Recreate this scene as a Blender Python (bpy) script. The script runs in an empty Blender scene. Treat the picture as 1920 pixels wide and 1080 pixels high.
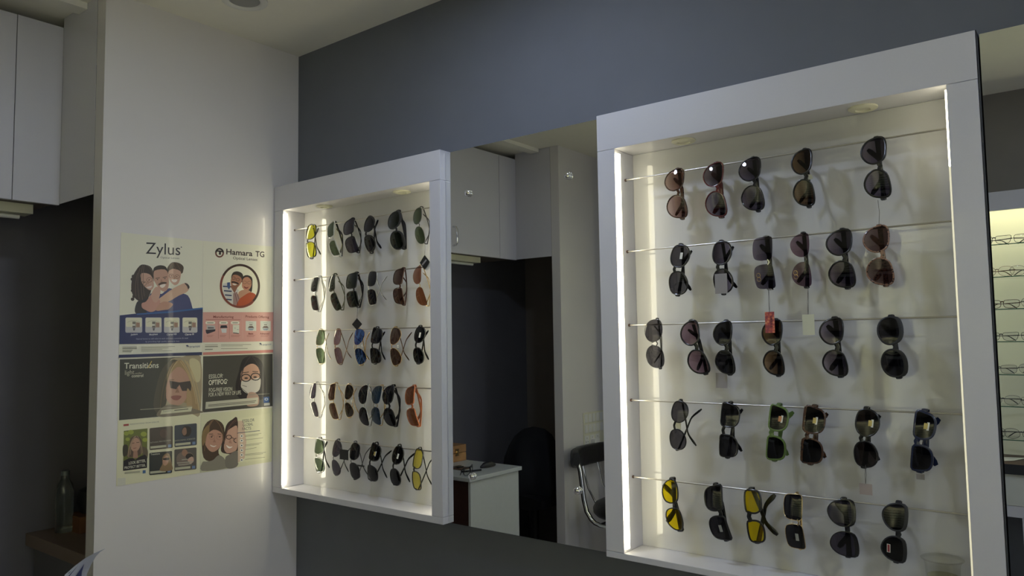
import bpy, math, random
from mathutils import Vector, Matrix
random.seed(7)
C = bpy.context.scene.collection
SC = bpy.context.scene
# ------------------------------------------------------------------ camera
F_PX = 1405.11
yaw, pit, rol = (math.radians(a) for a in (38.0467, 3.9062, -0.8539))
CAM = Vector((2.4801, -1.8, 1.45))
_f = Vector((-math.sin(yaw) * math.cos(pit), math.cos(yaw) * math.cos(pit), math.sin(pit)))
_r = Vector((math.cos(yaw), math.sin(yaw), 0.0))
_u = _r.cross(_f)
_R = _r * math.cos(rol) + _u * math.sin(rol)
_U = -_r * math.sin(rol) + _u * math.cos(rol)
cam_d = bpy.data.cameras.new('camera')
cam_d.sensor_width = 36.0
cam_d.lens = F_PX / 1920.0 * 36.0
cam_d.clip_start = 0.02
cam = bpy.data.objects.new('camera', cam_d)
C.objects.link(cam)
cam.matrix_world = Matrix(((_R.x, _U.x, -_f.x, CAM.x), (_R.y, _U.y, -_f.y, CAM.y), (_R.z, _U.z, -_f.z, CAM.z), (0, 0, 0, 1)))
SC.camera = cam
# ------------------------------------------------------------------ world, exposure, lamps
SC.view_settings.view_transform = 'Standard'
SC.view_settings.look = 'None'
SC.view_settings.gamma = 1.0
SC.view_settings.exposure = 0.38
W = bpy.data.worlds.new('world'); SC.world = W; W.use_nodes = True
W.node_tree.nodes['Background'].inputs[0].default_value = (0.74, 0.78, 0.88, 1)
W.node_tree.nodes['Background'].inputs[1].default_value = 1.0
WARM = (1.0, 0.93, 0.67)
COOL = (0.64, 0.75, 1.0)
LED_L, LED_R, LED_OPP = 9.5, 6.3, 12.5      # emission of the light strips
def area(name, loc, size, power, color, direction=(0, 0, -1)):
    l = bpy.data.lights.new(name, 'AREA'); l.shape = 'DISK'; l.size = size; l.energy = power; l.color = color
    o = bpy.data.objects.new(name, l); C.objects.link(o); o.location = loc
    o.rotation_euler = Vector(direction).to_track_quat('-Z', 'Y').to_euler()
    return o
area('downlight_lamp', (1.25, -0.72, 2.578), 0.15, 5.6, COOL)
area('downlight_lamp', (3.2, -1.35, 2.578), 0.10, 6.0, COOL)  # unseen lamp added for cool fill light in the room
YM = 0.088                                    # front face of the wall mirrors is y = -YM
H = 2.597
# pixel of the photograph -> point of a real plane (axis = value); 'mirror' follows the ray behind the wall mirror
def hit(px, py, ax, val, mirror=False):
    d = _f + _R * ((px - 960) / F_PX) - _U * ((py - 540) / F_PX)
    c = CAM.copy()
    if mirror:
        d.y = -d.y; c.y = -2 * YM - c.y
    return c + d * ((val - c[ax]) / d[ax])
# ------------------------------------------------------------------ materials
def s2l(c):
    return tuple(((x / 12.92) if x <= 0.04045 else ((x + 0.055) / 1.055) ** 2.4) for x in c)
_mats = {}
def mat(name, col=(.8, .8, .8), rough=.5, metal=0., coat=0., noise=0., nscale=40., bump=0., emit=0., trans=0., srgb=False, spec=.5):
    if name in _mats: return _mats[name]
    m = bpy.data.materials.new(name); m.use_nodes = True
    nt = m.node_tree; b = nt.nodes['Principled BSDF']
    c = s2l(col) if srgb else col
    b.inputs['Base Color'].default_value = (*c, 1)
    b.inputs['Roughness'].default_value = rough
    b.inputs['Metallic'].default_value = metal
    b.inputs['Coat Weight'].default_value = coat
    b.inputs['Coat Roughness'].default_value = 0.035
    b.inputs['Transmission Weight'].default_value = trans
    b.inputs['Specular IOR Level'].default_value = spec
    if emit:
        b.inputs['Emission Color'].default_value = (*c, 1); b.inputs['Emission Strength'].default_value = emit
    if noise or bump:
        t = nt.nodes.new('ShaderNodeTexCoord'); n = nt.nodes.new('ShaderNodeTexNoise')
        n.inputs['Scale'].default_value = nscale; n.inputs['Detail'].default_value = 4
        nt.links.new(t.outputs['Object'], n.inputs['Vector'])
        if noise:
            mx = nt.nodes.new('ShaderNodeMix'); mx.data_type = 'RGBA'
            mx.inputs[6].default_value = (*[x * (1 - noise) for x in c], 1)
            mx.inputs[7].default_value = (*[min(1, x * (1 + noise)) for x in c], 1)
            nt.links.new(n.outputs['Fac'], mx.inputs[0]); nt.links.new(mx.outputs[2], b.inputs['Base Color'])
        if bump:
            bp = nt.nodes.new('ShaderNodeBump'); bp.inputs['Strength'].default_value = bump; bp.inputs['Distance'].default_value = .002
            nt.links.new(n.outputs['Fac'], bp.inputs['Height']); nt.links.new(bp.outputs[0], b.inputs['Normal'])
    _mats[name] = m
    return m
def ink(hexs, rough=.35):
    n = 'print_' + hexs
    if n in _mats: return _mats[n]
    c = tuple(int(hexs[i:i + 2], 16) / 255 for i in (0, 2, 4))
    return mat(n, c, rough, srgb=True, coat=.1)
def lens_mat(name, top, bot, gloss=1.0, tinted=None):
    """tinted lens: two walls of coloured transparency under a clear reflecting coat, darker at the brow"""
    if name in _mats: return _mats[name]
    m = bpy.data.materials.new(name); m.use_nodes = True; nt = m.node_tree; nt.nodes.clear()
    o = nt.nodes.new('ShaderNodeOutputMaterial'); mx = nt.nodes.new('ShaderNodeMixShader')
    tr = nt.nodes.new('ShaderNodeBsdfTransparent'); gl = nt.nodes.new('ShaderNodeBsdfGlossy'); gl.inputs['Roughness'].default_value = .02
    fr = nt.nodes.new('ShaderNodeFresnel'); fr.inputs['IOR'].default_value = 1.5
    ge = nt.nodes.new('ShaderNodeNewGeometry'); inv = nt.nodes.new('ShaderNodeMath'); inv.operation = 'SUBTRACT'; inv.inputs[0].default_value = 1
    nt.links.new(ge.outputs['Backfacing'], inv.inputs[1])
    fin = nt.nodes.new('ShaderNodeMath'); fin.operation = 'MULTIPLY'; nt.links.new(inv.outputs[0], fin.inputs[0])
    tc = nt.nodes.new('ShaderNodeTexCoord'); sp = nt.nodes.new('ShaderNodeSeparateXYZ'); rp = nt.nodes.new('ShaderNodeValToRGB')
    nt.links.new(tc.outputs['Generated'], sp.inputs[0]); nt.links.new(sp.outputs['Y'], rp.inputs[0])
    q = lambda c: (*[math.sqrt(x) for x in c], 1)
    rp.color_ramp.elements[0].position = .1; rp.color_ramp.elements[0].color = q(bot)
    rp.color_ramp.elements[1].position = .85; rp.color_ramp.elements[1].color = q(top)
    nt.links.new(rp.outputs[0], tr.inputs['Color'])
    if tinted:
        gl.inputs['Color'].default_value = (*tinted, 1); fin.inputs[1].default_value = .5 * gloss
    else:
        ml = nt.nodes.new('ShaderNodeMath'); ml.operation = 'MULTIPLY'; ml.inputs[1].default_value = gloss
        nt.links.new(fr.outputs[0], ml.inputs[0]); nt.links.new(ml.outputs[0], fin.inputs[1])
    nt.links.new(fin.outputs[0], mx.inputs[0])
    nt.links.new(tr.outputs[0], mx.inputs[1]); nt.links.new(gl.outputs[0], mx.inputs[2]); nt.links.new(mx.outputs[0], o.inputs[0])
    _mats[name] = m
    return m
LAM = mat('white_laminate', (.62, .61, .64), .32, coat=.35, noise=.02, nscale=300)
LAMG = mat('glossy_back_laminate', (.54, .54, .545), .4, coat=1.0, noise=.03, nscale=6)
PAN = mat('wall_laminate', (.70, .67, .64), .3, coat=.35, noise=.03, nscale=5)
PAINT = mat('slate_wall_paint', (.140, .150, .172), .7, noise=.07, nscale=9, bump=.15)
DARKP = mat('dark_blue_paint', (.15, .145, .155), .7, noise=.1, nscale=6, bump=.1)
BEIGE = mat('beige_wall_paint', (.22, .19, .16), .75, noise=.08, nscale=8)
CEIL = mat('ceiling_paint', (.86, .83, .72), .8, noise=.02, nscale=20, bump=.05)
FLOORM = mat('beige_floor_tile', (.42, .38, .32), .35, noise=.2, nscale=3)
SEAM = mat('dark_seam', (.02, .02, .022), .7)
CHROME = mat('chrome', (.85, .85, .85), .12, 1)
STEEL = mat('brushed_steel', (.48, .46, .42), .28, 1)
BLK = mat('black_plastic', (.006, .006, .0065), .25, coat=.2)
BLKM = mat('matt_black_plastic', (.015, .015, .016), .5)
LEATH = mat('black_leatherette', (.015, .014, .014), .38, bump=.5, nscale=60)
CREAMP = mat('cream_plastic', (.72, .70, .52), .35)
WHITEP = mat('white_plastic', (.75, .74, .68), .35)
BROWNL = mat('dark_brown_laminate', (.055, .022, .014), .45, noise=.3, nscale=30)
WOODB = mat('light_wood', (.42, .22, .09), .5, noise=.35, nscale=18)
MIRR = mat('mirror_silver', (.86, .88, .86), .0, 1)
GOLD = mat('gold_metal', (.75, .55, .28), .22, 1)
SILV = mat('silver_metal', (.7, .7, .68), .2, 1)
# ------------------------------------------------------------------ mesh helpers
class MB:
    def __init__(s): s.v = []; s.f = []; s.m = []; s.mats = []
    def mi(s, m):
        if m not in s.mats: s.mats.append(m)
        return s.mats.index(m)
    def add(s, vs, fs, m):
        o = len(s.v); k = s.mi(m)
        s.v += [tuple(v) for v in vs]
        for f in fs: s.f.append(tuple(i + o for i in f)); s.m.append(k)
        return s
    def box(s, a, b, m):
        (x0, y0, z0), (x1, y1, z1) = a, b
        x0, x1 = min(x0, x1), max(x0, x1); y0, y1 = min(y0, y1), max(y0, y1); z0, z1 = min(z0, z1), max(z0, z1)
        v = [(x0, y0, z0), (x1, y0, z0), (x1, y1, z0), (x0, y1, z0), (x0, y0, z1), (x1, y0, z1), (x1, y1, z1), (x0, y1, z1)]
        return s.add(v, [(0, 3, 2, 1), (4, 5, 6, 7), (0, 1, 5, 4), (1, 2, 6, 5), (2, 3, 7, 6), (3, 0, 4, 7)], m)
    def lathe(s, prof, m, n=24, axis='z', at=(0, 0, 0)):
        vs = []; fs = []
        for r, h in prof:
            for i in range(n):
                a = 2 * math.pi * i / n; c, d = r * math.cos(a), r * math.sin(a)
                p = {'z': (c, d, h), 'y': (c, h, -d), 'x': (h, c, d)}[axis]
                vs.append((p[0] + at[0], p[1] + at[1], p[2] + at[2]))
        k = len(prof)
        for j in range(k - 1):
            for i in range(n): fs.append((j * n + i, j * n + (i + 1) % n, (j + 1) * n + (i + 1) % n, (j + 1) * n + i))
        if prof[0][0] > 1e-6: fs.append(tuple(range(n))[::-1])
        if prof[-1][0] > 1e-6: fs.append(tuple((k - 1) * n + i for i in range(n)))
        return s.add(vs, fs, m)
    def sweep(s, pts, up, a, b, m, n=8, closed=False, sc=None, caps=True):
        """profile of half height a (along up) and half thickness b carried along pts"""
        pts = [Vector(p) for p in pts]; up = Vector(up); k = len(pts); vs = []; fs = []
        for i, p in enumerate(pts):
            if closed: t = pts[(i + 1) % k] - pts[i - 1]
            else: t = pts[min(i + 1, k - 1)] - pts[max(i - 1, 0)]
            t.normalize()
            w = up - t * up.dot(t)
            if w.length < 1e-4: w = Vector((0.3, 0.2, 1)) - t * Vector((0.3, .2, 1)).dot(t)
            w.normalize(); h = t.cross(w); q = 1 if sc is None else sc[i]
            for j in range(n):
                an = 2 * math.pi * (j + .5) / n; ca, sa = math.cos(an), math.sin(an)
                if n >= 8:
                    ca = math.copysign(abs(ca) ** .6, ca); sa = math.copysign(abs(sa) ** .6, sa)
                vs.append(p + w * (a * q * ca) + h * (b * q * sa))
        kk = k if closed else k - 1
        for i in range(kk):
            i2 = (i + 1) % k
            for j in range(n): fs.append((i * n + j, i * n + (j + 1) % n, i2 * n + (j + 1) % n, i2 * n + j))
        if not closed and caps:
            fs.append(tuple(range(n))[::-1]); fs.append(tuple((k - 1) * n + j for j in range(n)))
        return s.add(vs, fs, m)
    def poly(s, pts, m, flip=False):
        return s.add(pts, [tuple(range(len(pts)))[::-1] if flip else tuple(range(len(pts)))], m)
    def build(s, name, parent=None, smooth=False, bevel=0.):
        me = bpy.data.meshes.new(name); me.from_pydata(s.v, [], s.f)
        for m in s.mats: me.materials.append(m)
        me.polygons.foreach_set('material_index', s.m)
        if smooth:
            me.polygons.foreach_set('use_smooth', [True] * len(me.polygons)); me.set_sharp_from_angle(angle=math.radians(42))
        me.update()
        o = bpy.data.objects.new(name, me); C.objects.link(o); o.parent = parent
        if bevel:
            b = o.modifiers.new('bevel', 'BEVEL'); b.width = bevel; b.segments = 2; b.limit_method = 'ANGLE'
        return o
def box(name, a, b, m, parent=None, bevel=0.): return MB().box(a, b, m).build(name, parent, bevel=bevel)
def tag(o, label=None, cat=None, group=None, kind=None):
    if label: o['label'] = label
    if cat: o['category'] = cat
    if group: o['group'] = group
    if kind: o['kind'] = kind
    return o
def empty(name, loc=(0, 0, 0), label=None, cat=None, group=None):
    o = bpy.data.objects.new(name, None); o.empty_display_size = .05; C.objects.link(o); o.location = loc
    return tag(o, label, cat, group)
def struct(o): o['kind'] = 'structure'; return o
def keep(o, root):
    """o was modelled in world coordinates: hang it on root without moving it"""
    M = Matrix.Translation(root.location)
    o.data.transform(M.inverted()); o.parent = root; return o
def text_mesh(s, size=1.0, font=None, shear=0., space=1.0, offset=0.):
    cu = bpy.data.curves.new('lettering', 'FONT'); cu.body = s; cu.size = size; cu.shear = shear; cu.space_character = space
    cu.resolution_u = 3; cu.offset = offset
    o = bpy.data.objects.new('lettering', cu); C.objects.link(o)
    dg = bpy.context.evaluated_depsgraph_get(); dg.update()
    me = bpy.data.meshes.new_from_object(o.evaluated_get(dg))
    vs = [v.co.copy() for v in me.vertices]; fs = [tuple(p.vertices) for p in me.polygons]
    bpy.data.objects.remove(o); bpy.data.curves.remove(cu); bpy.data.meshes.remove(me)
    return vs, fs
# ------------------------------------------------------------------ the room
struct(box('floor', (-.72, -2.7, -.05), (5.0, .1, 0), FLOORM))
struct(box('ceiling', (-.72, -2.7, H), (5.0, .1, H + .05), CEIL))
struct(box('wall_back', (-.8, 0, 0), (5.0, .1, H), PAINT))
struct(box('wall_front', (-.8, -2.71, 0), (5.0, -2.61, H), mat('warm_lit_wall_paint', (.24, .22, .19), .7, noise=.07, nscale=9)))  # same grey paint as wall_back, with warm light put into the colour
struct(box('wall_left', (-.8, -2.61, 0), (-.70, 0, H), DARKP))
struct(box('wall_left_panel', (-.058, -.744, 0), (0, -.0015, H), PAN))
struct(box('wall_left_panel', (-.058, -2.61, 0), (0, -2.008, H), PAN))
struct(box('wall_left_return', (-.698, -2.609, 0), (-.06, -2.59, H), BEIGE))
# the shop front at the right end: a wall with a big glazed opening
wr = MB(); wr.box((4.9, -2.61, 0), (5.0, 0, .5), PAINT); wr.box((4.9, -2.61, 2.3), (5.0, 0, H), PAINT)
wr.box((4.9, -2.61, .5), (5.0, -2.3, 2.3), PAINT); wr.box((4.9, -.3, .5), (5.0, 0, 2.3), PAINT)
struct(wr.build('wall_right'))
wf = MB()
for a, b in (((4.93, -2.3, .5), (4.97, -.3, .54)), ((4.93, -2.3, 2.26), (4.97, -.3, 2.3)), ((4.93, -2.3, .54), (4.97, -2.26, 2.26)), ((4.93, -.34, .54), (4.97, -.3, 2.26)), ((4.93, -1.32, .54), (4.97, -1.28, 2.26))):
    wf.box(a, b, STEEL)
struct(wf.build('window_1'))
struct(box('trim_1', (-.20, -2.0, H - .022), (-.135, -.746, H - .0005), CEIL))
# ------------------------------------------------------------------ overhead cabinet over the alcove
root = empty('overhead_cabinet', (-.32, -1.37, 1.94), 'white overhead cabinet with flat doors hung above the dark alcove', 'cabinet')
P = lambda o: keep(o, root)
P(box('body', (-.698, -2.006, 1.955), (-.34, -.746, 2.565), LAM))
P(box('end_panel', (-.322, -.7456, 1.938), (-.0590, -.7444, 2.596), LAM))
P(box('end_panel', (-.322, -2.0076, 1.938), (-.0590, -2.0064, 2.596), LAM))
P(box('bottom_board', (-.698, -1.995, 1.938), (-.345, -.757, 1.954), mat('raw_ply', (.16, .13, .10), .7, noise=.2)))
P(box('filler_panel', (-.339, -.8875, 1.934), (-.3215, -.7462, 2.562), LAM))
P(box('filler_panel', (-.339, -2.0058, 1.934), (-.3215, -1.8465, 2.562), LAM))
for y0, y1, hy in ((-1.3655, -.8895, -1.30), (-1.8445, -1.3685, -1.432)):
    d = P(box('door', (-.339, y0, 1.934), (-.3215, y1, 2.562), LAM, bevel=.0015))
    hb = MB(); hb.sweep([(-.3215, hy, 1.972), (-.300, hy, 1.976), (-.292, hy, 1.99), (-.292, hy, 2.06), (-.300, hy, 2.075), (-.3215, hy, 2.079)], (0, 1, 0), .005, .005, CHROME)
    h = hb.build('handle', None, True); keep(h, root); h.parent = d
ub = MB()
lb = empty('tube_light', (-.42, -1.1, 1.93), 'unlit cream tube light batten under the overhead cabinet', 'light')
ub = MB().box((-.47, -1.75, 1.905), (-.395, -.80, 1.9375), CREAMP); keep(ub.build('batten'), lb)
keep(MB().lathe([(.008, -1.72), (.008, -.83)], WHITEP, 12, 'y', (-.432, 0, 1.896)).build('tube', None, True), lb)
# ------------------------------------------------------------------ lit display cabinets
def cabinet(x0, x1, z0, z1, ox0, ox1, oz0, oz1, strength, rods, pucks, label, black_edge, side_gap):
    r = empty('display_cabinet', (x0, 0, z0), label, 'display cabinet')
    K = lambda o: keep(o, r)
    yf, yb, g = -.1122, -.0148, .0005
    K(box('top_board', (x0, yf, oz1), (x1, -.0005, z1), LAM, bevel=.0012))
    K(box('bottom_board', (x0, yf, z0), (x1, -.0005, oz0), LAM, bevel=.0012))
    K(box('side_board', (x0, yf, oz0 + g), (ox0, -.0005, oz1 - g), LAM, bevel=.0012))
    K(box('side_board', (ox1, yf, oz0 + g), (x1, -.0005, oz1 - g), LAM, bevel=.0012))
    K(box('back_panel', (ox0 + g, yb, oz0 + g), (ox1 - g, -.0005, oz1 - g), LAMG))
    led = mat('warm_led_strip_%g' % strength, WARM, .5, emit=strength)
    K(box('light_strip', (ox0 + .0003, yf + .0008, oz0 + .012), (ox0 + .010, yf + .0130, oz1 - .014), led))
    if black_edge:
        dim = mat('dim_led_strip', WARM, .5, emit=.35)
        K(box('light_strip', (ox1 - .0030, yf + .0008, oz0 + .012), (ox1 - .0003, yf + .0200, oz1 - .165), dim))
        K(box('light_strip', (ox1 - .0030, yf + .0008, oz1 - .164), (ox1 - .0003, yf + .0200, oz1 - .010), led))
    else: K(box('light_strip', (ox1 - .0015, yf + .020, oz0 + .012), (ox1 - .0003, yf + .040, oz1 - .014), led))
    for x, y in pucks:
        m = MB().lathe([(.030, 0), (.030, -.003), (.024, -.006), (.016, -.006), (.014, -.003), (.0, -.003)], CREAMP, 28, 'z', (x, y, oz1))
        K(m.build('spotlight', None, True))
    for z in rods:
        m = MB().lathe([(.0020, ox0 + .0005), (.0020, ox1 - .0005)], STEEL, 12, 'x', (0, -.060, z))
        m.lathe([(.0038, ox0 + .0004), (.0038, ox0 + .004)], BROWNL, 12, 'x', (0, -.060, z))
        K(m.build('rod', None, True))
    if black_edge: K(box('edge_strip', (x1 + .0002, yf + .001, z0), (x1 + .0018, -.0005, z1), SEAM))
    return r
RL = (1.881, 1.688, 1.492, 1.296, 1.097)
RR = (1.867, 1.676, 1.482, 1.287, 1.090)
cabinet(.0025, .880, .891, 2.0475, .0603, .8327, .9119, 1.9523, LED_L, RL, ((.244, -.062), (.651, -.058)),
        'smaller white display cabinet with warm light strips beside the poster wall', False, 0)
cabinet(1.4531, 2.3182, .891, 2.0400, 1.5057, 2.2642, .9066, 1.9429, LED_R, RR, ((1.679, -.066), (2.098, -.060)),
        'larger white display cabinet with warm light strips between the two mirrors', True, 0)
# ------------------------------------------------------------------ wall mirrors
def wall_mirror(x0, x1, z0, z1, knobs, label):
    r = empty('wall_mirror', (x0, 0, z0), label, 'mirror')
    keep(box('backing_board', (x0, -YM + .0062, z0), (x1, -.0005, z1), BLKM), r)
    keep(box('mirror_glass', (x0, -YM, z0), (x1, -YM + .006, z1), MIRR), r)
    for x, z in knobs:
        m = MB().lathe([(.009, 0), (.0105, -.002), (.0105, -.006), (.009, -.0085), (.005, -.0105), (0, -.011)], CHROME, 20, 'y', (x, -YM - .0003, z))
        keep(m.build('mirror_screw_cap', None, True), r)
wall_mirror(.8815, 1.4520, .894, 2.039, ((.977, 1.899), (1.345, 1.898), (1.355, 1.042), (.980, 1.043)), 'narrow wall mirror between the two lit display cabinets')
wall_mirror(2.3225, 3.3, .894, 2.038, ((2.43, 1.899), (3.18, 1.899), (2.43, 1.042), (3.18, 1.042)), 'wall mirror at the right edge reflecting the eyeglass shelves')
# ------------------------------------------------------------------ ceiling lamps
def downlight(x, y, label, emit):
    r = empty('downlight', (x, y, H), label, 'light')
    keep(MB().lathe([(.075, H - .0005), (.075, H - .006), (.062, H - .010), (.052, H - .006), (.050, H - .002)], WHITEP, 28, 'z', (x, y, 0)).build('trim_ring', None, True), r)
    m = mat('lamp_lens_%g' % emit, COOL if emit else (.3, .3, .28), .4, emit=emit)
    keep(MB().lathe([(.050, H - .0012), (.050, H - .004)], m, 28, 'z', (x, y, 0)).build('lamp_lens'), r)
downlight(1.25, -.72, 'round ceiling downlight above the mirror between the cabinets', 12.)
downlight(3.2, -1.35, 'added unseen round fill downlight nearer the shop front', 8.)  # fixture for the added fill lamp
downlight(.285, -.425, 'unlit round downlight in the ceiling above the posters', 0.)
# ------------------------------------------------------------------ glasses
OUT = {   # one lens outline: u from nose (0) to temple (1), v from bottom (0) to brow (1)
 'butterfly': [(.03, .62), (.16, .90), (.45, 1.0), (.80, 1.0), (.99, .88), (1.0, .60), (.90, .25), (.68, .03), (.42, 0), (.17, .17), (.04, .40)],
 'round': [(0, .55), (.10, .85), (.34, 1.0), (.66, 1.0), (.92, .88), (1.0, .58), (.93, .25), (.72, .04), (.42, 0), (.16, .14), (.03, .34)],
 'aviator': [(.02, .70), (.12, .93), (.40, 1.0), (.75, .99), (.97, .90), (1.0, .62), (.90, .25), (.70, .03), (.48, 0), (.22, .15), (.05, .42)],
 'wayfarer': [(.02, .68), (.08, .93), (.40, .97), (.78, 1.0), (1.0, .97), (.98, .62), (.90, .20), (.70, .02), (.35, 0), (.13, .12), (.03, .38)],
 'square': [(.0, .60), (.03, .92), (.30, .99), (.70, 1.0), (.97, .94), (1.0, .60), (.96, .14), (.75, .0), (.30, 0), (.09, .10), (.01, .35)],
 'rect': [(.0, .55), (.04, .90), (.30, .98), (.70, 1.0), (.97, .93), (1.0, .60), (.95, .20), (.75, .04), (.35, 0), (.12, .10), (.02, .30)],
 'sport': [(.02, .62), (.08, .90), (.35, 1.0), (.70, .98), (.97, .82), (1.0, .60), (.92, .30), (.70, .05), (.40, 0), (.15, .12), (.04, .36)],
 'hexagon': [(.0, .58), (.05, .82), (.22, .98), (.70, 1.0), (.90, .88), (1.0, .58), (.88, .16), (.70, .01), (.30, 0), (.12, .14), (.02, .36)],
}
def spline(ps, n=30):
    k = len(ps); out = []
    for i in range(n):
        t = i / n * k; j = int(t); f = t - j
        a, b, c, d = (ps[(j + q) % k] for q in (-1, 0, 1, 2))
        out.append(tuple(.5 * (2 * b[e] + (c[e] - a[e]) * f + (2 * a[e] - 5 * b[e] + 4 * c[e] - d[e]) * f * f + (3 * b[e] - a[e] - 3 * c[e] + d[e]) * f ** 3) for e in (0, 1)))
    return out
def lens_shell(mb, outl, surf, m, th=.0016):
    k = len(outl); cu = sum(p[0] for p in outl) / k; cv = sum(p[1] for p in outl) / k
    vs = []; fs = []; rings = (1, .72, .4)
    for side in (0, 1):
        base = len(vs)
        for r in rings:
            for p in outl:
                u = cu + (p[0] - cu) * r; v = cv + (p[1] - cv) * r
                vs.append((u, v, surf(u, v) - side * th))
        vs.append((cu, cv, surf(cu, cv) - side * th)); ce = len(vs) - 1
        for q in range(len(rings) - 1):
            for i in range(k):
                f = (base + q * k + i, base + q * k + (i + 1) % k, base + (q + 1) * k + (i + 1) % k, base + (q + 1) * k + i)
                fs.append(f if side else f[::-1])
        q = len(rings) - 1
        for i in range(k):
            f = (base + q * k + i, base + q * k + (i + 1) % k, ce)
            fs.append(f if side else f[::-1])
        if side == 0: b0 = base
    b1 = len(rings) * k + 1
    for i in range(k): fs.append((i, (i + 1) % k, b1 + (i + 1) % k, b1 + i))
    return mb.add(vs, fs, m)
def make_glasses(name, M, L, Hh, style, fm, lm, rim=.0035, tmat=None, wrap=.17, temple=(86, 79), thick=.0040, th_t=.0042, gap=.0075, slope=.03, hv_f=.14,
                 bow=.006, brow=0., double=False, pads=False, label=None, cat='sunglasses', group=None, tl=None, tip=None):
    """glasses in face coordinates: x across the face, y up, z forward; A = half width"""
    root = empty(name, (0, 0, 0), label, cat, group); root.matrix_world = M
    A = L / 2; tmat = tmat or fm; rr = max(rim, .0008)
    surf = lambda u, v: -(u * u) / (2 * wrap) - (v * v) / (2 * .11)
    e = .0020; u0 = gap / 2 + rr; lw = A - e - rr - u0; hv = Hh - 2 * rr
    lens = []
    for sg in (-1, 1):
        o = [(sg * (u0 + p[0] * lw), (p[1] - .5) * hv) for p in spline(OUT[style])]
        if sg < 0: o = o[::-1]
        lens.append(o)
    fr = MB()
    for o, sg in zip(lens, (-1, 1)):
        k = len(o); vs = []; fs = []
        if rim > 0:
            prof = [(0, -.3), (0, .3), (.3, .5), (.7, .5), (1, .3), (1, -.3), (.7, -.5), (.3, -.5)]
            for i in range(k):
                a, b = o[i - 1], o[(i + 1) % k]; t = Vector((b[0] - a[0], b[1] - a[1])).normalized()
                n = Vector((t.y, -t.x)); c = Vector(o[i])
                if n.dot(Vector((sg * (u0 + lw / 2), 0)) - c) > 0: n = -n
                rw = rim * (1 + brow * max(0, n.y) ** 1.5)
                for pr, pz in prof:
                    q = c + n * (pr * rw); vs.append((q.x, q.y, surf(q.x, q.y) - .0006 + pz * thick))
            for i in range(k):
                i2 = (i + 1) % k
                for j in range(8):
                    j2 = (j + 1) % 8; f = (i * 8 + j, i * 8 + j2, i2 * 8 + j2, i2 * 8 + j)
                    fs.append(f)
            fr.add(vs, fs, fm)
    # bridge
    vb = hv * (.20 if style in ('butterfly', 'round') else .26); hb = max(.0014, rim * 1.25)
    ub_ = u0 + lw * .03
    pts = [(-ub_, vb - .001), (-gap * .28, vb + .0015), (0, vb + .0025), (gap * .28, vb + .0015), (ub_, vb - .001)]
    fr.sweep([(u, v, surf(u, v) - .0006) for u, v in pts], (0, 1, 0), hb, thick * .42, fm)
    if double:
        fr.sweep([(u * 1.12, hv * .47 , surf(u, hv * .45)) for u, v in pts], (0, 1, 0), .0013, .001, fm)
    # end pieces, turned back to the hinge
    vh = hv * hv_f; wa = surf(A, vh)
    for sg in (-1, 1):
        fr.sweep([(sg * (A - e - rr * 1.2), vh, surf(A - e, vh) - .0006), (sg * (A - .0015), vh, wa - .0006), (sg * A, vh, wa - .0035), (sg * A, vh, wa - .0112)], (0, 1, 0), max(th_t * .85, .0016), .0016, fm)
    f = fr.build('front_frame', root, True)
    for o in lens: lens_shell(MB(), o, surf, lm).build('lens', root, True)
    if pads:
        for sg in (-1, 1):
            pb = MB(); cx = sg * (gap / 2 - .0012)
            pb.sweep([(sg * (gap / 2 + .003), -.002, surf(0, 0)), (cx, -.002, -.006), (cx, -.006, -.008)], (0, 0, 1), .0005, .0005, fm, 6)
            pb.lathe([(0, -.0012), (.0028, -.0008), (.0028, .0008), (0, .0012)], mat('clear_silicone', (.8, .78, .7), .3), 10, 'x', (cx, -.008, -.008))
            pb.build('nose_pad', root, True)
    # temples, folded (90 = folded flat across the back)
    tlen = tl or L * .93
    for sg, ph in ((-1, temple[0]), (1, temple[1])):
        ph = max(math.radians(ph), math.acos(min(.99, max(0, (.031 - bow * 1.25) / tlen)))) if tl is None else math.radians(ph)
        d = Vector((-sg * math.sin(ph), -slope, -math.cos(ph))).normalized(); back = Vector((0, 0, -1))
        p0 = Vector((sg * A, vh, wa - .0118)); pts = []; sc = []
        str_ = tlen * .68; dr = math.radians(38)
        for i in range(9):
            t = str_ * i / 8; pts.append(p0 + d * t + back * (bow * math.sin(math.pi * .5 * i / 8))); sc.append(1 - .28 * i / 8)
        e0 = pts[-1]; tl2 = tlen - str_
        for i in range(1, 6):
            t = tl2 * i / 5; a = dr * min(1, i / 2.5)
            pts.append(pts[-1] + (d * math.cos(a) + Vector((0, -1, 0)) * math.sin(a)) * (tl2 / 5) + back * (-bow * .1)); sc.append(.72 + .28 * min(1, i / 3) if i < 5 else .6)
        MB().sweep(pts, (0, 1, 0), th_t, .0013, tmat, 8, sc=sc).build('temple', root, True)
    root['_surf'] = 0; del root['_surf']
    return root, surf, lens
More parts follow.
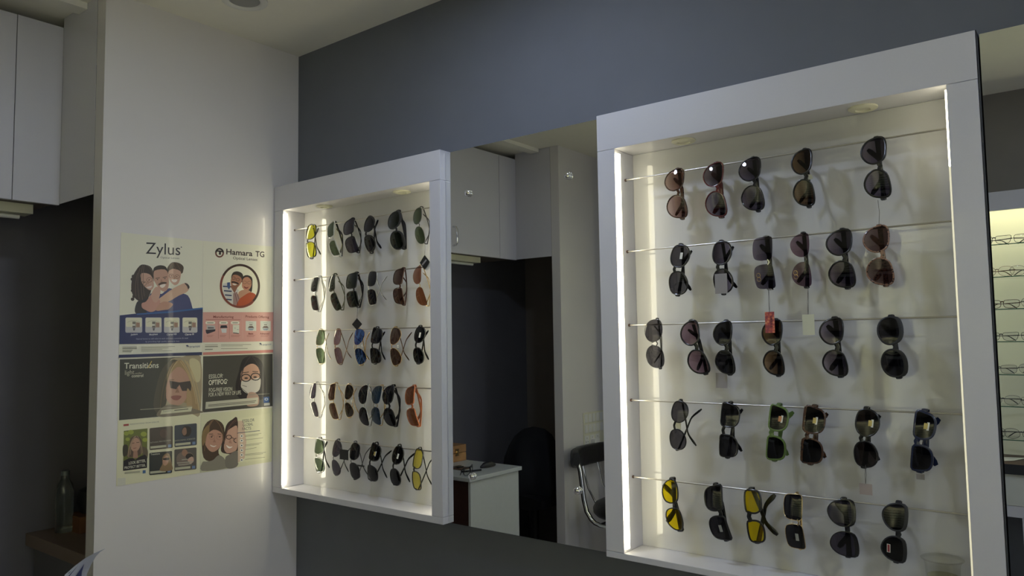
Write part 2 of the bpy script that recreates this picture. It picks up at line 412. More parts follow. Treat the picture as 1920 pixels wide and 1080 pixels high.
# lenses
LN = {
 'pinkbrown': lens_mat('lens_pink_brown', (.16, .07, .05), (.62, .46, .40)),
 'greypink': lens_mat('lens_grey_rose', (.05, .04, .05), (.40, .34, .38)),
 'greyviolet': lens_mat('lens_grey_violet', (.055, .045, .06), (.27, .23, .29)),
 'brown': lens_mat('lens_brown', (.05, .025, .012), (.32, .21, .11)),
 'rosebrown': lens_mat('lens_rose_brown', (.10, .05, .04), (.32, .24, .22)),
 'violet': lens_mat('lens_violet', (.20, .12, .15), (.36, .25, .30)),
 'smoke': lens_mat('lens_smoke', (.085, .08, .09), (.12, .115, .13)),
 'dark': lens_mat('lens_dark', (.02, .02, .022), (.045, .042, .048)),
 'black': lens_mat('lens_black', (.004, .004, .004), (.008, .008, .009)),
 'darkbrown': lens_mat('lens_dark_brown', (.025, .017, .013), (.05, .035, .028)),
 'green': lens_mat('lens_green', (.10, .14, .08), (.16, .21, .13)),
 'darkgreen': lens_mat('lens_dark_green', (.018, .024, .016), (.04, .05, .035)),
 'slate': lens_mat('lens_slate', (.07, .06, .085), (.13, .115, .15)),
 'yellow': lens_mat('lens_yellow', (.95, .72, .01), (.95, .75, .015), .7),
 'paleyellow': lens_mat('lens_pale_yellow', (.85, .72, .12), (.90, .78, .16), .8),
 'limeyellow': lens_mat('lens_lime_yellow', (.75, .72, .03), (.80, .78, .05)),
 'orange': lens_mat('lens_orange_brown', (.26, .10, .05), (.33, .13, .06)),
 'blue': lens_mat('lens_blue_mirror', (.02, .03, .06), (.03, .05, .09), 1.0, (.14, .27, .75)),
 'teal': lens_mat('lens_teal', (.05, .09, .15), (.14, .19, .24)),
 'bronze': lens_mat('lens_bronze', (.10, .05, .035), (.17, .10, .07)),
 'clear': lens_mat('lens_clear', (.93, .93, .92), (.93, .93, .92)),
}
def spotted(name, a, b, sc=160):
    m = mat(name, a, .25, coat=.4); nt = m.node_tree
    t = nt.nodes.new('ShaderNodeTexCoord'); n = nt.nodes.new('ShaderNodeTexVoronoi'); n.inputs['Scale'].default_value = sc
    r = nt.nodes.new('ShaderNodeValToRGB'); r.color_ramp.elements[0].position = .25; r.color_ramp.elements[0].color = (*a, 1)
    r.color_ramp.elements[1].position = .45; r.color_ramp.elements[1].color = (*b, 1)
    nt.links.new(t.outputs['Object'], n.inputs['Vector']); nt.links.new(n.outputs['Distance'], r.inputs[0]); nt.links.new(r.outputs[0], nt.nodes['Principled BSDF'].inputs['Base Color'])
    return m
FM = {
 'black': BLK, 'matt': BLKM, 'gold': GOLD, 'silver': SILV, 'gun': mat('gunmetal', (.10, .10, .10), .3, 1),
 'tortoise': spotted('tortoise_acetate', (.015, .008, .005), (.07, .03, .014)),
 'palet': spotted('speckled_rose_acetate', (.02, .012, .01), (.24, .13, .085), 190),
 'red': mat('dark_red_acetate', (.09, .012, .012), .2, coat=.5),
 'brown': mat('brown_acetate', (.05, .02, .014), .25, coat=.4),
 'clear': mat('clear_acetate', (.80, .79, .70), .15, coat=.4, trans=.55),
 'green': mat('green_acetate', (.10, .16, .04), .25, coat=.4),
 'navy': mat('navy_acetate', (.008, .014, .045), .25, coat=.4),
 'orange': mat('amber_acetate', (.24, .075, .03), .2, coat=.4),
 'wmetal': mat('pale_metal', (.72, .68, .55), .2, 1),
 'brmetal': mat('bronze_metal', (.25, .15, .09), .25, 1),
 'olive': mat('dark_olive_metal', (.09, .09, .05), .3, .8),
}
PAPERW = mat('white_card', (.62, .61, .55), .6)
PAPERG = mat('grey_card', (.30, .28, .28), .6)
PAPERC = mat('cream_card', (.62, .62, .48), .6)
STICK = mat('white_sticker', (.75, .74, .66), .4)
YSTICK = mat('gold_hologram_sticker', (.55, .42, .12), .35)
STRING = mat('dark_string', (.05, .045, .04), .7)
def place(xu, xl, yt, yb, wpx, s, ov=None):
    yp = -.074; ym = (yt + yb) / 2; y1 = yt + (yb - yt) * .27; y2 = yt + (yb - yt) * .73
    xc = (xu + xl) / 2; dxp = (xl - xu) / (y2 - y1)
    T = hit(xc + (yt - ym) * dxp, yt, 1, yp); B = hit(xc + (yb - ym) * dxp, yb, 1, yp)
    cen = (T + B) / 2; D = B - T; L = D.length; ang = math.atan2(D.x, -D.z)
    he = abs(hit(xc + wpx / 2, ym, 1, yp).x - hit(xc - wpx / 2, ym, 1, yp).x)
    v = CAM - cen; al = math.atan2(v.x, -v.y); Hh = he; psi = 0.
    lo = .0425
    if he < lo:
        Hh = lo; psi = -(math.acos(max(-1, min(1, he / Hh * math.cos(al)))) - al)
    R0 = Matrix(((0, s, 0), (0, 0, -1), (-s, 0, 0)))     # columns: u -> (0,0,-s), v -> (s,0,0), w -> (0,-1,0)
    Ry = Matrix.Rotation(-ang, 3, 'Y'); Rz = Matrix.Rotation(psi, 3, 'Z')
    M = (Rz @ Ry @ R0).to_4x4()
    return M, cen, L, Hh, psi
ROWS = []
def G(row, xu, xl, yt, yb, w, s, style, frame, lens, label, **k): ROWS.append((row, xu, xl, yt, yb, w, s, style, frame, lens, label, k))
R1, R2, R3, R4, R5 = ('R', 0), ('R', 1), ('R', 2), ('R', 3), ('R', 4)
L1, L2, L3, L4, L5 = ('L', 0), ('L', 1), ('L', 2), ('L', 3), ('L', 4)
G(R1, 1264, 1268, 315, 411, 37, 1, 'butterfly', 'tortoise', 'pinkbrown', 'oversized sunglasses with pale pinkish brown lenses, leftmost on the top rod of the larger cabinet', rim=.0028)
G(R1, 1337, 1341, 303, 408, 39, 1, 'butterfly', 'red', 'greypink', 'oversized sunglasses with dark red frame and temples on the top rod of the larger cabinet', rim=.003, th_t=.006)
G(R1, 1405.5, 1410, 294, 397, 42, 1, 'butterfly', 'black', 'greyviolet', 'black oversized sunglasses with silver bridge accent, third on the larger cabinet top rod', rim=.0028)
G(R1, 1503, 1506.5, 278, 389, 40, 1, 'butterfly', 'black', 'brown', 'black butterfly sunglasses with amber brown lenses on the top rod of the larger cabinet', rim=.0035, paper=1)
G(R1, 1638, 1644, 257, 375, 50, 1, 'butterfly', 'black', 'greyviolet', 'large black cat-eye sunglasses with a thread hanging below, larger cabinet top rod', rim=.0038, thread=((1646, 375), (1648, 422)), th_t=.0055)
G(R2, 1275, 1272, 456, 555, 36, -1, 'round', 'black', 'smoke', 'black round sunglasses with see-through smoke lenses, leftmost on the second rod of the larger cabinet', rim=.003, sticker=('u', .2, 'w'))
G(R2, 1354, 1356, 451, 554, 37, -1, 'round', 'black', 'greyviolet', 'black sunglasses with grey card over the lower lens, larger cabinet second rod', rim=.0032, card=(1340, 514, 1364, 550, 'grey', None))
G(R2, 1430, 1433.5, 448, 550, 38, 1, 'square', 'silver', 'greyviolet', 'rimless square grey gradient sunglasses from which the red floral tag hangs', rim=0, tf='black', th_t=.006, card=(1434, 585, 1453, 624, 'floral', (1441, 550)), motif=1)
G(R2, 1500, 1503, 446, 551, 37, 1, 'aviator', 'gun', 'violet', 'rimless violet tinted sunglasses from which the blank cream tag hangs', rim=0, tf='black', th_t=.005, card=(1504, 590, 1528, 628, 'cream', (1515, 552)), motif=1)
G(R2, 1573, 1577.5, 430, 544, 50, 1, 'butterfly', 'black', 'greyviolet', 'large black faceted sunglasses with grey gradient lenses, fifth on the larger cabinet second rod', rim=.0036, th_t=.0055)
G(R2, 1643, 1649, 424, 540, 51, 1, 'butterfly', 'palet', 'rosebrown', 'large speckled rose-brown sunglasses, rightmost on the second rod of the larger cabinet', rim=.0034, th_t=.0055)
G(R3, 1225, 1227.7, 597, 692, 33, 1, 'round', 'gun', 'smoke', 'thin rimmed smoke sunglasses, leftmost on the middle rod of the larger cabinet', rim=.001, pads=True, th_t=.002)
G(R3, 1294, 1307, 601, 704, 37, 1, 'butterfly', 'black', 'violet', 'tilted black sunglasses with mauve lenses on the middle rod of the larger cabinet', rim=.0036)
G(R3, 1355, 1358.5, 603, 707, 36, 1, 'butterfly', 'black', 'dark', 'black sunglasses with a grey card showing below, third on the larger cabinet middle rod', rim=.0034, card=(1342, 699, 1364, 728, 'grey', None), back=1)
G(R3, 1447.5, 1450, 601, 710, 39, 1, 'butterfly', 'black', 'brown', 'black sunglasses with brown lenses behind the red floral tag', rim=.0034)
G(R3, 1559, 1564.5, 596, 710, 46.5, 1, 'butterfly', 'black', 'greypink', 'large black sunglasses with pale grey gradient lenses, larger cabinet middle rod', rim=.0036, th_t=.006)
G(R3, 1667, 1674, 596, 715, 45, 1, 'round', 'matt', 'dark', 'thick browed black round sunglasses, rightmost on the middle rod of the larger cabinet', rim=.0035, brow=1.3, th_t=.006)
G(R4, 1274.5, 1271.5, 754, 850, 31, -1, 'round', 'black', 'smoke', 'small round smoke sunglasses with a dangling temple and white tag at the bridge, larger cabinet', rim=.0022, temple=(74, 88), th_t=.0028, gap=.024, paper=2)
G(R4, 1368.5, 1365.7, 756, 863, 36, -1, 'wayfarer', 'black', 'dark', 'black full-rim sunglasses with dark green lenses, second on the fourth rod of the larger cabinet', rim=.003, gap=.022)
G(R4, 1459.5, 1455, 759, 868, 38, -1, 'wayfarer', 'green', 'black', 'translucent green framed sunglasses with an orange and white lens sticker', rim=.0042, th_t=.0055, sticker=('u', .25, 'g'), temple=(80, 86))
G(R4, 1527, 1523, 762, 875, 41, -1, 'wayfarer', 'tortoise', 'black', 'black sunglasses with tortoiseshell bridge and lens sticker beside the green pair', rim=.0034, brow=.8, th_t=.006, sticker=('u', .1, 'y'))
G(R4, 1626.5, 1624, 767, 882, 46, -1, 'round', 'black', 'darkbrown', 'dark brown round sunglasses with lens sticker and a pinkish card hanging below', rim=.0032, th_t=.006, sticker=('u', .3, 'y'), card=(1611, 906, 1636, 929, 'pink', (1623, 882)))
G(R4, 1733, 1728, 770, 889, 43, -1, 'wayfarer', 'navy', 'black', 'navy blue framed sunglasses with lens sticker, rightmost on the larger cabinet fourth rod', rim=.0042, th_t=.007, sticker=('u', .2, 'y'), card=(1718, 888, 1734, 900, 'grey', None), back=1)
G(R5, 1256.7, 1264, 897, 998, 31, 1, 'sport', 'black', 'yellow', 'bright yellow lens sunglasses in black frame, leftmost on the larger cabinet bottom rod', rim=.003, th_t=.007, temple=(84, 74))
G(R5, 1338.6, 1348.5, 914, 1023, 36, 1, 'wayfarer', 'black', 'dark', 'tilted black sunglasses with grey sticker on the lower lens, between the two yellow pairs', rim=.0034, th_t=.005, sticker=('l', -.2, 's'))
G(R5, 1412, 1417.5, 916, 1021, 34, -1, 'rect', 'black', 'yellow', 'black framed yellow lens sunglasses with dangling temple, third on the larger cabinet bottom rod', rim=.004, th_t=.006, temple=(72, 86), gap=.02)
G(R5, 1487, 1490.6, 934, 1041, 35, 1, 'square', 'gold', 'dark', 'thin gold rimmed dark sunglasses with sticker on the lower lens, larger cabinet bottom rod', rim=.0012, pads=True, th_t=.002, sticker=('l', -.3, 's'))
G(R5, 1575, 1579.5, 937, 1049, 48, 1, 'aviator', 'black', 'slate', 'black aviator sunglasses with solid black top bar, larger cabinet bottom rod', rim=.002, brow=3.0, th_t=.006)
G(R5, 1676, 1674, 941, 1056, 45, 1, 'aviator', 'matt', 'black', 'all black sunglasses with small red and white sticker, larger cabinet bottom rod', rim=.003, brow=1.2, th_t=.006, sticker=('l', -.3, 'r'))
G(L1, 583, 583, 419, 484, 18, -1, 'rect', 'black', 'limeyellow', 'black framed lime yellow glasses, leftmost on the top rod of the smaller cabinet', rim=.0026, bow=.004)
G(L1, 620.5, 625.7, 418, 484.5, 14, 1, 'wayfarer', 'clear', 'green', 'clear framed sunglasses with green lenses and dark temples, top rod of the smaller cabinet', rim=.003, tf='black', bow=.012)
G(L1, 653.5, 658, 412, 477.5, 20, 1, 'wayfarer', 'black', 'slate', 'black sunglasses with slate violet lenses and bowed temples, third on the smaller cabinet top rod', rim=.0022, bow=.016, th_t=.003)
G(L1, 692, 693, 405, 475.5, 19, -1, 'sport', 'black', 'dark', 'wrap-around black sport sunglasses on the top rod of the smaller cabinet', rim=.0035, wrap=.13, th_t=.0045)
G(L1, 738, 743, 398, 471, 23, 1, 'round', 'matt', 'darkgreen', 'thick browed black sunglasses with green-black lenses, fifth on the smaller cabinet top rod', rim=.003, brow=1.6, th_t=.006)
G(L1, 782.6, 786.8, 391, 461, 16, 1, 'round', 'gun', 'green', 'thin round green sunglasses from which a black and white diamond tag hangs', rim=.0014, bow=.016, th_t=.002, card=(787, 479, 806, 505, 'diamond', (797, 462)))
G(L2, 590.5, 590, 520, 587, 13.5, 1, 'square', 'clear', 'dark', 'white framed sunglasses with dark lenses, leftmost on the second rod of the smaller cabinet', rim=.003, bow=.014)
G(L2, 621.6, 628.4, 517, 585.5, 12.5, 1, 'rect', 'olive', 'darkgreen', 'dark olive metal sunglasses glaring with the light strip, second rod of the smaller cabinet', rim=.0018, bow=.014, th_t=.0025)
G(L2, 659, 660.5, 514, 581, 20, 1, 'square', 'black', 'darkgreen', 'square black sunglasses from which a black diamond tag hangs', rim=.0026, bow=.014, th_t=.005, card=(660, 597, 679, 619, 'black', (671, 581)))
G(L2, 698, 698, 512, 578.7, 17, -1, 'rect', 'silver', 'dark', 'silver rimmed black lens sunglasses with crossed thin temples, second rod of the smaller cabinet', rim=.0014, temple=(66, 80), th_t=.0018)
G(L2, 747, 747, 503, 574, 19, 1, 'wayfarer', 'brown', 'bronze', 'brown sunglasses with bowed open temples, second rod of the smaller cabinet', rim=.0026, bow=.016, th_t=.003, temple=(80, 72))
G(L2, 781.7, 788, 502, 579, 16, 1, 'aviator', 'gold', 'orange', 'rimless orange-brown sunglasses with gold wire temples, rightmost on the second rod', rim=0, bow=.014, th_t=.0015)
G(L3, 601, 601, 620, 687, 16, -1, 'rect', 'wmetal', 'green', 'pale metal sunglasses with green lenses, leftmost on the middle rod of the smaller cabinet', rim=.0014, th_t=.002, bow=.01)
G(L3, 632.7, 635, 619, 686.7, 13, -1, 'rect', 'brmetal', 'violet', 'narrow bronze rimmed sunglasses with rose lenses, middle rod of the smaller cabinet', rim=.0020, th_t=.002, temple=(76, 86))
G(L3, 673.5, 676, 620, 690.5, 20, -1, 'aviator', 'gold', 'blue', 'blue mirrored aviator sunglasses in gold frame', rim=.0012, pads=True, th_t=.0025, temple=(80, 86), double=True)
G(L3, 706, 704, 618, 688.7, 20, -1, 'wayfarer', 'black', 'dark', 'black sunglasses with violet-black lenses just right of the blue mirrored pair', rim=.0022, th_t=.0035, gap=.02)
G(L3, 741.5, 742, 616, 691, 20, -1, 'aviator', 'gold', 'bronze', 'gold rimmed brown aviator sunglasses on the middle rod of the smaller cabinet', rim=.0014, pads=True, th_t=.0022, temple=(76, 86), tf='brmetal')
G(L3, 787, 785, 612, 685.3, 20, -1, 'round', 'black', 'black', 'black sunglasses with a white lens sticker, rightmost on the middle rod of the smaller cabinet', rim=.0028, th_t=.0035, sticker=('u', .2, 'w'), gap=.022)
G(L4, 586.7, 589.4, 722, 788.7, 12, 1, 'sport', 'silver', 'slate', 'silver sunglasses with arched thin temples, leftmost on the fourth rod of the smaller cabinet', rim=.0012, bow=.02, th_t=.0018)
G(L4, 622, 625, 722, 791.4, 13, 1, 'rect', 'gold', 'bronze', 'gold metal sunglasses with rose brown lenses, second on the fourth rod of the smaller cabinet', rim=.0012, bow=.016, th_t=.0018)
G(L4, 655, 655, 722, 786.7, 16, -1, 'aviator', 'gold', 'darkbrown', 'small gold aviator sunglasses with dark brown lenses, fourth rod of the smaller cabinet', rim=.0010, pads=True, th_t=.0016)
G(L4, 680, 681, 726, 805, 17, 1, 'aviator', 'silver', 'dark', 'long silver sunglasses with black lenses left of the teal pair, fourth rod', rim=.0010, bow=.014, th_t=.0025)
G(L4, 705, 704, 725, 801, 17, 1, 'aviator', 'gold', 'teal', 'rimless teal blue sunglasses on the fourth rod of the smaller cabinet', rim=0, pads=True, th_t=.0018)
G(L4, 727, 729, 722, 801, 21, 1, 'butterfly', 'black', 'dark', 'chunky black butterfly sunglasses on the fourth rod of the smaller cabinet', rim=.0030, bow=.016, th_t=.0045)
G(L4, 768.5, 772.6, 723, 801.5, 18, 1, 'wayfarer', 'orange', 'orange', 'amber orange sunglasses, rightmost on the fourth rod of the smaller cabinet', rim=.003, th_t=.0045, bow=.010)
G(L5, 599, 599, 825, 892, 18, -1, 'wayfarer', 'clear', 'green', 'clear framed sunglasses with green lenses, leftmost on the bottom rod of the smaller cabinet', rim=.003, tf='black', th_t=.004)
G(L5, 632, 630.5, 826, 895, 16, -1, 'aviator', 'gun', 'slate', 'thin metal slate lens sunglasses with square black tag, smaller cabinet bottom rod', rim=.0013, th_t=.002, temple=(70, 86), card=(637, 842, 653, 863, 'black', None))
G(L5, 665, 665, 832, 904.7, 18, -1, 'hexagon', 'gun', 'dark', 'thin rimmed hexagonal dark sunglasses on the bottom rod of the smaller cabinet', rim=.0012, th_t=.0018, temple=(76, 86), card=(670, 871, 683, 876, 'black', None))
G(L5, 702.5, 698.4, 832, 905, 20, -1, 'wayfarer', 'black', 'black', 'black sunglasses with pale gold lens sticker, bottom rod of the smaller cabinet', rim=.0026, th_t=.003, temple=(74, 82), sticker=('u', .2, 'y'), gap=.021)
G(L5, 745.5, 741.4, 836, 912.6, 20, -1, 'round', 'black', 'black', 'black sunglasses with white lens sticker and open temple, bottom rod of the smaller cabinet', rim=.0026, th_t=.0035, temple=(68, 84), sticker=('u', .2, 'w'), gap=.021)
G(L5, 783.7, 781.3, 841, 921, 17, -1, 'rect', 'black', 'paleyellow', 'pale yellow lens glasses with long dangling temple, smaller cabinet bottom rod', rim=.0028, th_t=.0025, temple=(66, 84))
floral = mat('floral_card', (.42, .10, .08), .4); 
def _floral():
    nt = floral.node_tree; t = nt.nodes.new('ShaderNodeTexCoord'); n = nt.nodes.new('ShaderNodeTexVoronoi'); n.inputs['Scale'].default_value = 140
    r = nt.nodes.new('ShaderNodeValToRGB'); e = r.color_ramp.elements
    e[0].position = .1; e[0].color = (.75, .35, .18, 1); e[1].position = .7; e[1].color = (.30, .05, .07, 1); q = e.new(.4); q.color = (.60, .12, .08, 1)
    nt.links.new(t.outputs['Object'], n.inputs[0]); nt.links.new(n.outputs['Distance'], r.inputs[0]); nt.links.new(r.outputs[0], nt.nodes['Principled BSDF'].inputs['Base Color'])
_floral()
def add_letters(mb, s, org, right, up, width, m, lift=(0, 0, 0), maxh=None):
    vs, fs = text_mesh(s)
    x0 = min(v.x for v in vs); x1 = max(v.x for v in vs); y0 = min(v.y for v in vs); y1 = max(v.y for v in vs)
    k = width / (x1 - x0); kv = k if maxh is None else maxh / (y1 - y0)
    right = Vector(right); up = Vector(up); org = Vector(org) + Vector(lift)
    mb.add([org + right * ((v.x - x0) * k) + up * ((v.y - y0) * kv) for v in vs], fs, m)
def hang_card(root, Minv, spec, y=-.090):
    x0, y0, x1, y1, kind, st = spec
    a = hit(x0, y0, 1, y); b = hit(x1, y1, 1, y); c = (a + b) / 2; w = abs(b.x - a.x); h = abs(a.z - b.z)
    m = {'grey': PAPERG, 'cream': PAPERC, 'floral': floral, 'pink': mat('pinkish_card', (.36, .30, .28), .6), 'black': BLKM, 'diamond': BLKM}[kind]
    q = MB()
    if kind == 'diamond' or (kind == 'black' and st):
        d = [(c.x - w / 2, c.z), (c.x, c.z - h / 2), (c.x + w / 2, c.z), (c.x, c.z + h / 2)]
        if kind == 'diamond':
            q.add([(p[0] + .007, y + .002, p[1] - .006) for p in d], [(0, 1, 2, 3)], PAPERW)
    else:
        d = [(c.x - w / 2, c.z - h / 2), (c.x + w / 2, c.z - h / 2), (c.x + w / 2, c.z + h / 2), (c.x - w / 2, c.z + h / 2)]
    vs = [(p[0], y - .0004, p[1]) for p in d] + [(p[0], y + .0004, p[1]) for p in d]
    q.add(vs, [(0, 1, 2, 3), (7, 6, 5, 4), (0, 4, 5, 1), (1, 5, 6, 2), (2, 6, 7, 3), (3, 7, 4, 0)], m)
    if kind == 'floral':
        add_letters(q, 'UELLE', (c.x + .002, y - .0008, c.z + h * .30), (0, 0, -1), (1, 0, 0), h * .55, SEAM, maxh=.0042)
    if kind in ('diamond',):
        q.add([(c.x - w * .3, y - .0006, c.z - h * .12), (c.x - w * .2, y - .0006, c.z - h * .2), (c.x + w * .22, y - .0006, c.z + h * .12), (c.x + w * .12, y - .0006, c.z + h * .2)], [(0, 1, 2, 3)], PAPERG)
    o = q.build('price_tag'); o.data.transform(Minv); o.parent = root
    o['label'] = {'grey': 'grey card tag', 'cream': 'blank cream card tag', 'floral': 'red floral card tag with dark lettering', 'pink': 'pinkish card tag', 'black': 'black card tag', 'diamond': 'black and white diamond tag'}[kind]
    if st:
        s0 = hit(st[0], st[1] - 10, 1, -.080); top = Vector((c.x, y, c.z + h / 2 - .002))
        s_ = MB(); mid = (s0 + top) / 2 + Vector((.0012, 0, 0))
        s_.sweep([s0, mid, top], (0, 1, 0), .0004, .0004, STRING, 6); s_.sweep([s0, mid - Vector((.0024, 0, 0)), top], (0, 1, 0), .0004, .0004, STRING, 6)
        o2 = s_.build('tag_string'); o2.data.transform(Minv); o2.parent = root
    return o
GL_INFO = []
for (cabn, ri), xu, xl, yt, yb, w, s, style, frame, lens, label, k in ROWS:
    M, cen, L, Hh, psi = place(xu, xl, yt, yb, w, s)
    wrap = k.get('wrap', .17); A = L / 2
    wa = (A * A) / (2 * wrap)
    # the lens plane keeps to the rod: the rod runs in the fold behind the upper end piece
    ydep = -.060 - (wa + .0068)
    loc = Vector((cen.x, ydep, cen.z)) ; M = M.copy()
    # push along the view ray so the pair stays where the photograph shows it
    ray = cen - CAM; t = (ydep + .006 - CAM.y) / ray.y; cp = CAM + ray * t
    loc = Vector((cp.x, ydep, cp.z))
    M.translation = loc
    rz = (RR if cabn == 'R' else RL)[ri]; over = (M @ Vector((-s * A, 0, -wa))).z - rz
    if over < .0062: loc.z += .0062 - over; M.translation = loc
    rim = k.get('rim', .003)
    r, surf, lo = make_glasses('sunglasses', M, L, Hh, style, FM[frame], LN[lens], rim=rim, tmat=FM[k['tf']] if 'tf' in k else None, wrap=wrap,
        temple=k.get('temple', (87, 82)) , th_t=k.get('th_t', .0045), slope=k.get('slope', .22 if min(k.get('temple', (87, 82))) < 77 else .03), hv_f=(.14 if cabn == 'R' else .28), gap=k.get('gap', .0075) * (.62 if 'gap' in k else 1), bow=k.get('bow', .006), brow=k.get('brow', 0.),
        double=k.get('double', False), pads=k.get('pads', False), thick=.0018 if rim < .0021 else .004, label=label,
        group=('sunglasses on the rods of the larger cabinet' if cabn == 'R' else 'sunglasses on the rods of the smaller cabinet'))
    Mi = M.inverted()
    GL_INFO.append((label[:40], round(L, 3), round(Hh, 3), round(math.degrees(psi)), round(over, 4)))
    up_sg = -1 if s > 0 else 1              # which x side is the upper lens
    if 'sticker' in k:
        wh, du, kd = k['sticker']; sg = up_sg if wh == 'u' else -up_sg
        cu = sg * (A * .52); cv = -Hh * du * .5 if kd != 'r' else -Hh * .15
        sw, sh = (.0045, .009) if kd in ('w', 's', 'r') else (.006, .010)
        def quad(mb, cx, cy, hu, hv_, m, lift=.0022):
            mb.add([(x, y, surf(x, y) + lift) for x, y in ((cx - hu, cy - hv_), (cx + hu, cy - hv_), (cx + hu, cy + hv_), (cx - hu, cy + hv_))], [(0, 1, 2, 3)], m)
        q = MB()
        if kd in ('y', 'g'):
            quad(q, cu, cv - .003, sh * .8, .0022, STICK); quad(q, cu, cv + .001, sh * .6, .0035, YSTICK if kd == 'y' else mat('orange_sticker', (.55, .25, .10), .4), .0024)
        elif kd == 'r':
            quad(q, cu, cv, sh, sw * .75, STICK); quad(q, cu, cv, sh * .85, sw * .45, mat('red_sticker', (.30, .04, .05), .4), .0024)
        elif kd == 's': quad(q, cu, cv, sh * .9, sw * .8, mat('grey_sticker', (.32, .32, .30), .4))
        else: quad(q, cu, cv, sh * .9, sw * .75, STICK)
        so = q.build('lens_sticker', r); so['label'] = {'w': 'white lens sticker', 'y': 'white and gold lens sticker', 'g': 'white and orange lens sticker', 's': 'grey lens sticker', 'r': 'red and white lens sticker'}[kd]
    if 'motif' in k:      # metal logo plate on the lower lens rim
        sg = -up_sg; q = MB()
        for dv in (-.004, .004):
            ring = [(sg * A * .52 + .009 * math.cos(a) * .55 + dv * 1.1, -Hh * .26 + .0045 * math.sin(a), 0) for a in [i * math.pi / 8 for i in range(16)]]
            q.sweep([(x, y, surf(x, y) + .0016) for x, y, z in ring], (0, 0, 1), .0006, .0006, GOLD, 6, closed=True)
        q.build('metal_motif', r, True)
    if 'thread' in k:
        (ax, ay), (bx, by) = k['thread']; a = hit(ax, ay, 1, -.078); b = hit(bx, by, 1, -.078)
        o = MB().sweep([a, (a + b) / 2 + Vector((.002, 0, 0)), b], (0, 1, 0), .0005, .0005, STRING, 6).build('thread'); o.data.transform(Mi); o.parent = r
    if k.get('paper'):
        big = k['paper'] == 2; cx, cy = 0.0, Hh * (.12 if big else .30)
        q = MB(); hw = .010 if big else .006
        z0 = -.010
        q.add([(cx - hw, cy - hw, z0), (cx + hw, cy - hw * .6, z0 - .004), (cx + hw * .8, cy + hw, z0 - .006), (cx - hw * .7, cy + hw * .8, z0 - .002)], [(0, 1, 2, 3)], PAPERC)
        q.build('paper_tag', r)
    if 'card' in k: hang_card(r, Mi, k['card'], -.052 if k.get('back') else -.0945)
# ------------------------------------------------------------------ posters on the left wall panel
CROP = {'A': (215, 430, 6.353), 'B': (370, 450, 7.2), 'C': (215, 570, 9.818), 'D': (370, 570, 9.82), 'E': (215, 785, 8.306), 'F': (370, 755, 7.713), 'G': (200, 650, 4.0)}
class Sheet:
    def __init__(s, crop): s.mb = MB(); s.c = crop; s.k = 0
    def w(s, X, Y, lay=None):
        a, b, k = CROP[s.c]; p = hit(a + X / k, b + Y / k, 0, 0)
        return Vector(((.0009 + .000015 * (s.k if lay is None else lay)), p.y, p.z))
    def base(s, q, col, th=.0009):
        p = [Vector((0, a, b)) for a, b in q]
        vs = [(th, v.y, v.z) for v in p] + [(.0001, v.y, v.z) for v in p]
        s.mb.add(vs, [(0, 1, 2, 3), (0, 4, 5, 1), (1, 5, 6, 2), (2, 6, 7, 3), (3, 7, 4, 0)], ink(col)); return s
    def poly(s, pts, col):
        s.k += 1; P = [s.w(*p) for p in pts]
        ar = sum(P[i].y * P[(i + 1) % len(P)].z - P[(i + 1) % len(P)].y * P[i].z for i in range(len(P)))
        if ar < 0: P = P[::-1]
        s.mb.add(P, [tuple(range(len(P)))], ink(col)); return s
    def blob(s, pts, col, n=28): return s.poly(spline(pts, n), col)
    def ell(s, cx, cy, rx, ry, col, rot=0, n=22):
        r = math.radians(rot)
        return s.poly([(cx + rx * math.cos(a) * math.cos(r) - ry * math.sin(a) * math.sin(r), cy + rx * math.cos(a) * math.sin(r) + ry * math.sin(a) * math.cos(r)) for a in [2 * math.pi * i / n for i in range(n)]], col)
    def ring(s, cx, cy, rx, ry, t, col, a0=0, a1=360, n=40):
        for i in range(n):
            a, b = (math.radians(a0 + (a1 - a0) * j / n) for j in (i, i + 1))
            s.poly([(cx + rx * math.cos(a), cy + ry * math.sin(a)), (cx + rx * math.cos(b), cy + ry * math.sin(b)), (cx + (rx - t) * math.cos(b), cy + (ry - t) * math.sin(b)), (cx + (rx - t) * math.cos(a), cy + (ry - t) * math.sin(a))], col)
            s.k -= 1
        s.k += 1; return s
    def line(s, x0, y0, x1, y1, t, col):
        L = math.hypot(x1 - x0, y1 - y0); nx, ny = -(y1 - y0) / L * t / 2, (x1 - x0) / L * t / 2
        return s.poly([(x0 + nx, y0 + ny), (x1 + nx, y1 + ny), (x1 - nx, y1 - ny), (x0 - nx, y0 - ny)], col)
    def text(s, tx, x0, y0, x1, y1, h, col, bold=0):
        """baseline from (x0,y0) to (x1,y1), cap height h in crop pixels"""
        s.k += 1; a = s.w(x0, y0); b = s.w(x1, y1); t = s.w(x0, y0 - h)
        right = (b - a); wdt = right.length; right.normalize(); up = Vector((0, 0, 1))
        hh = t.z - a.z
        vs, fs = text_mesh(tx, offset=bold * .7); ref = text_mesh('H')[0]; ch = max(v.y for v in ref)
        X0 = min(v.x for v in vs); X1 = max(v.x for v in vs)
        kx = wdt / (X1 - X0); kz = hh / ch
        s.mb.add([a + right * ((v.x - X0) * kx) + up * (v.y * kz) for v in vs], fs, ink(col))
        return s
    def done(s, label): return tag(s.mb.build('poster'), label, 'poster', 'posters taped to the white wall panel')
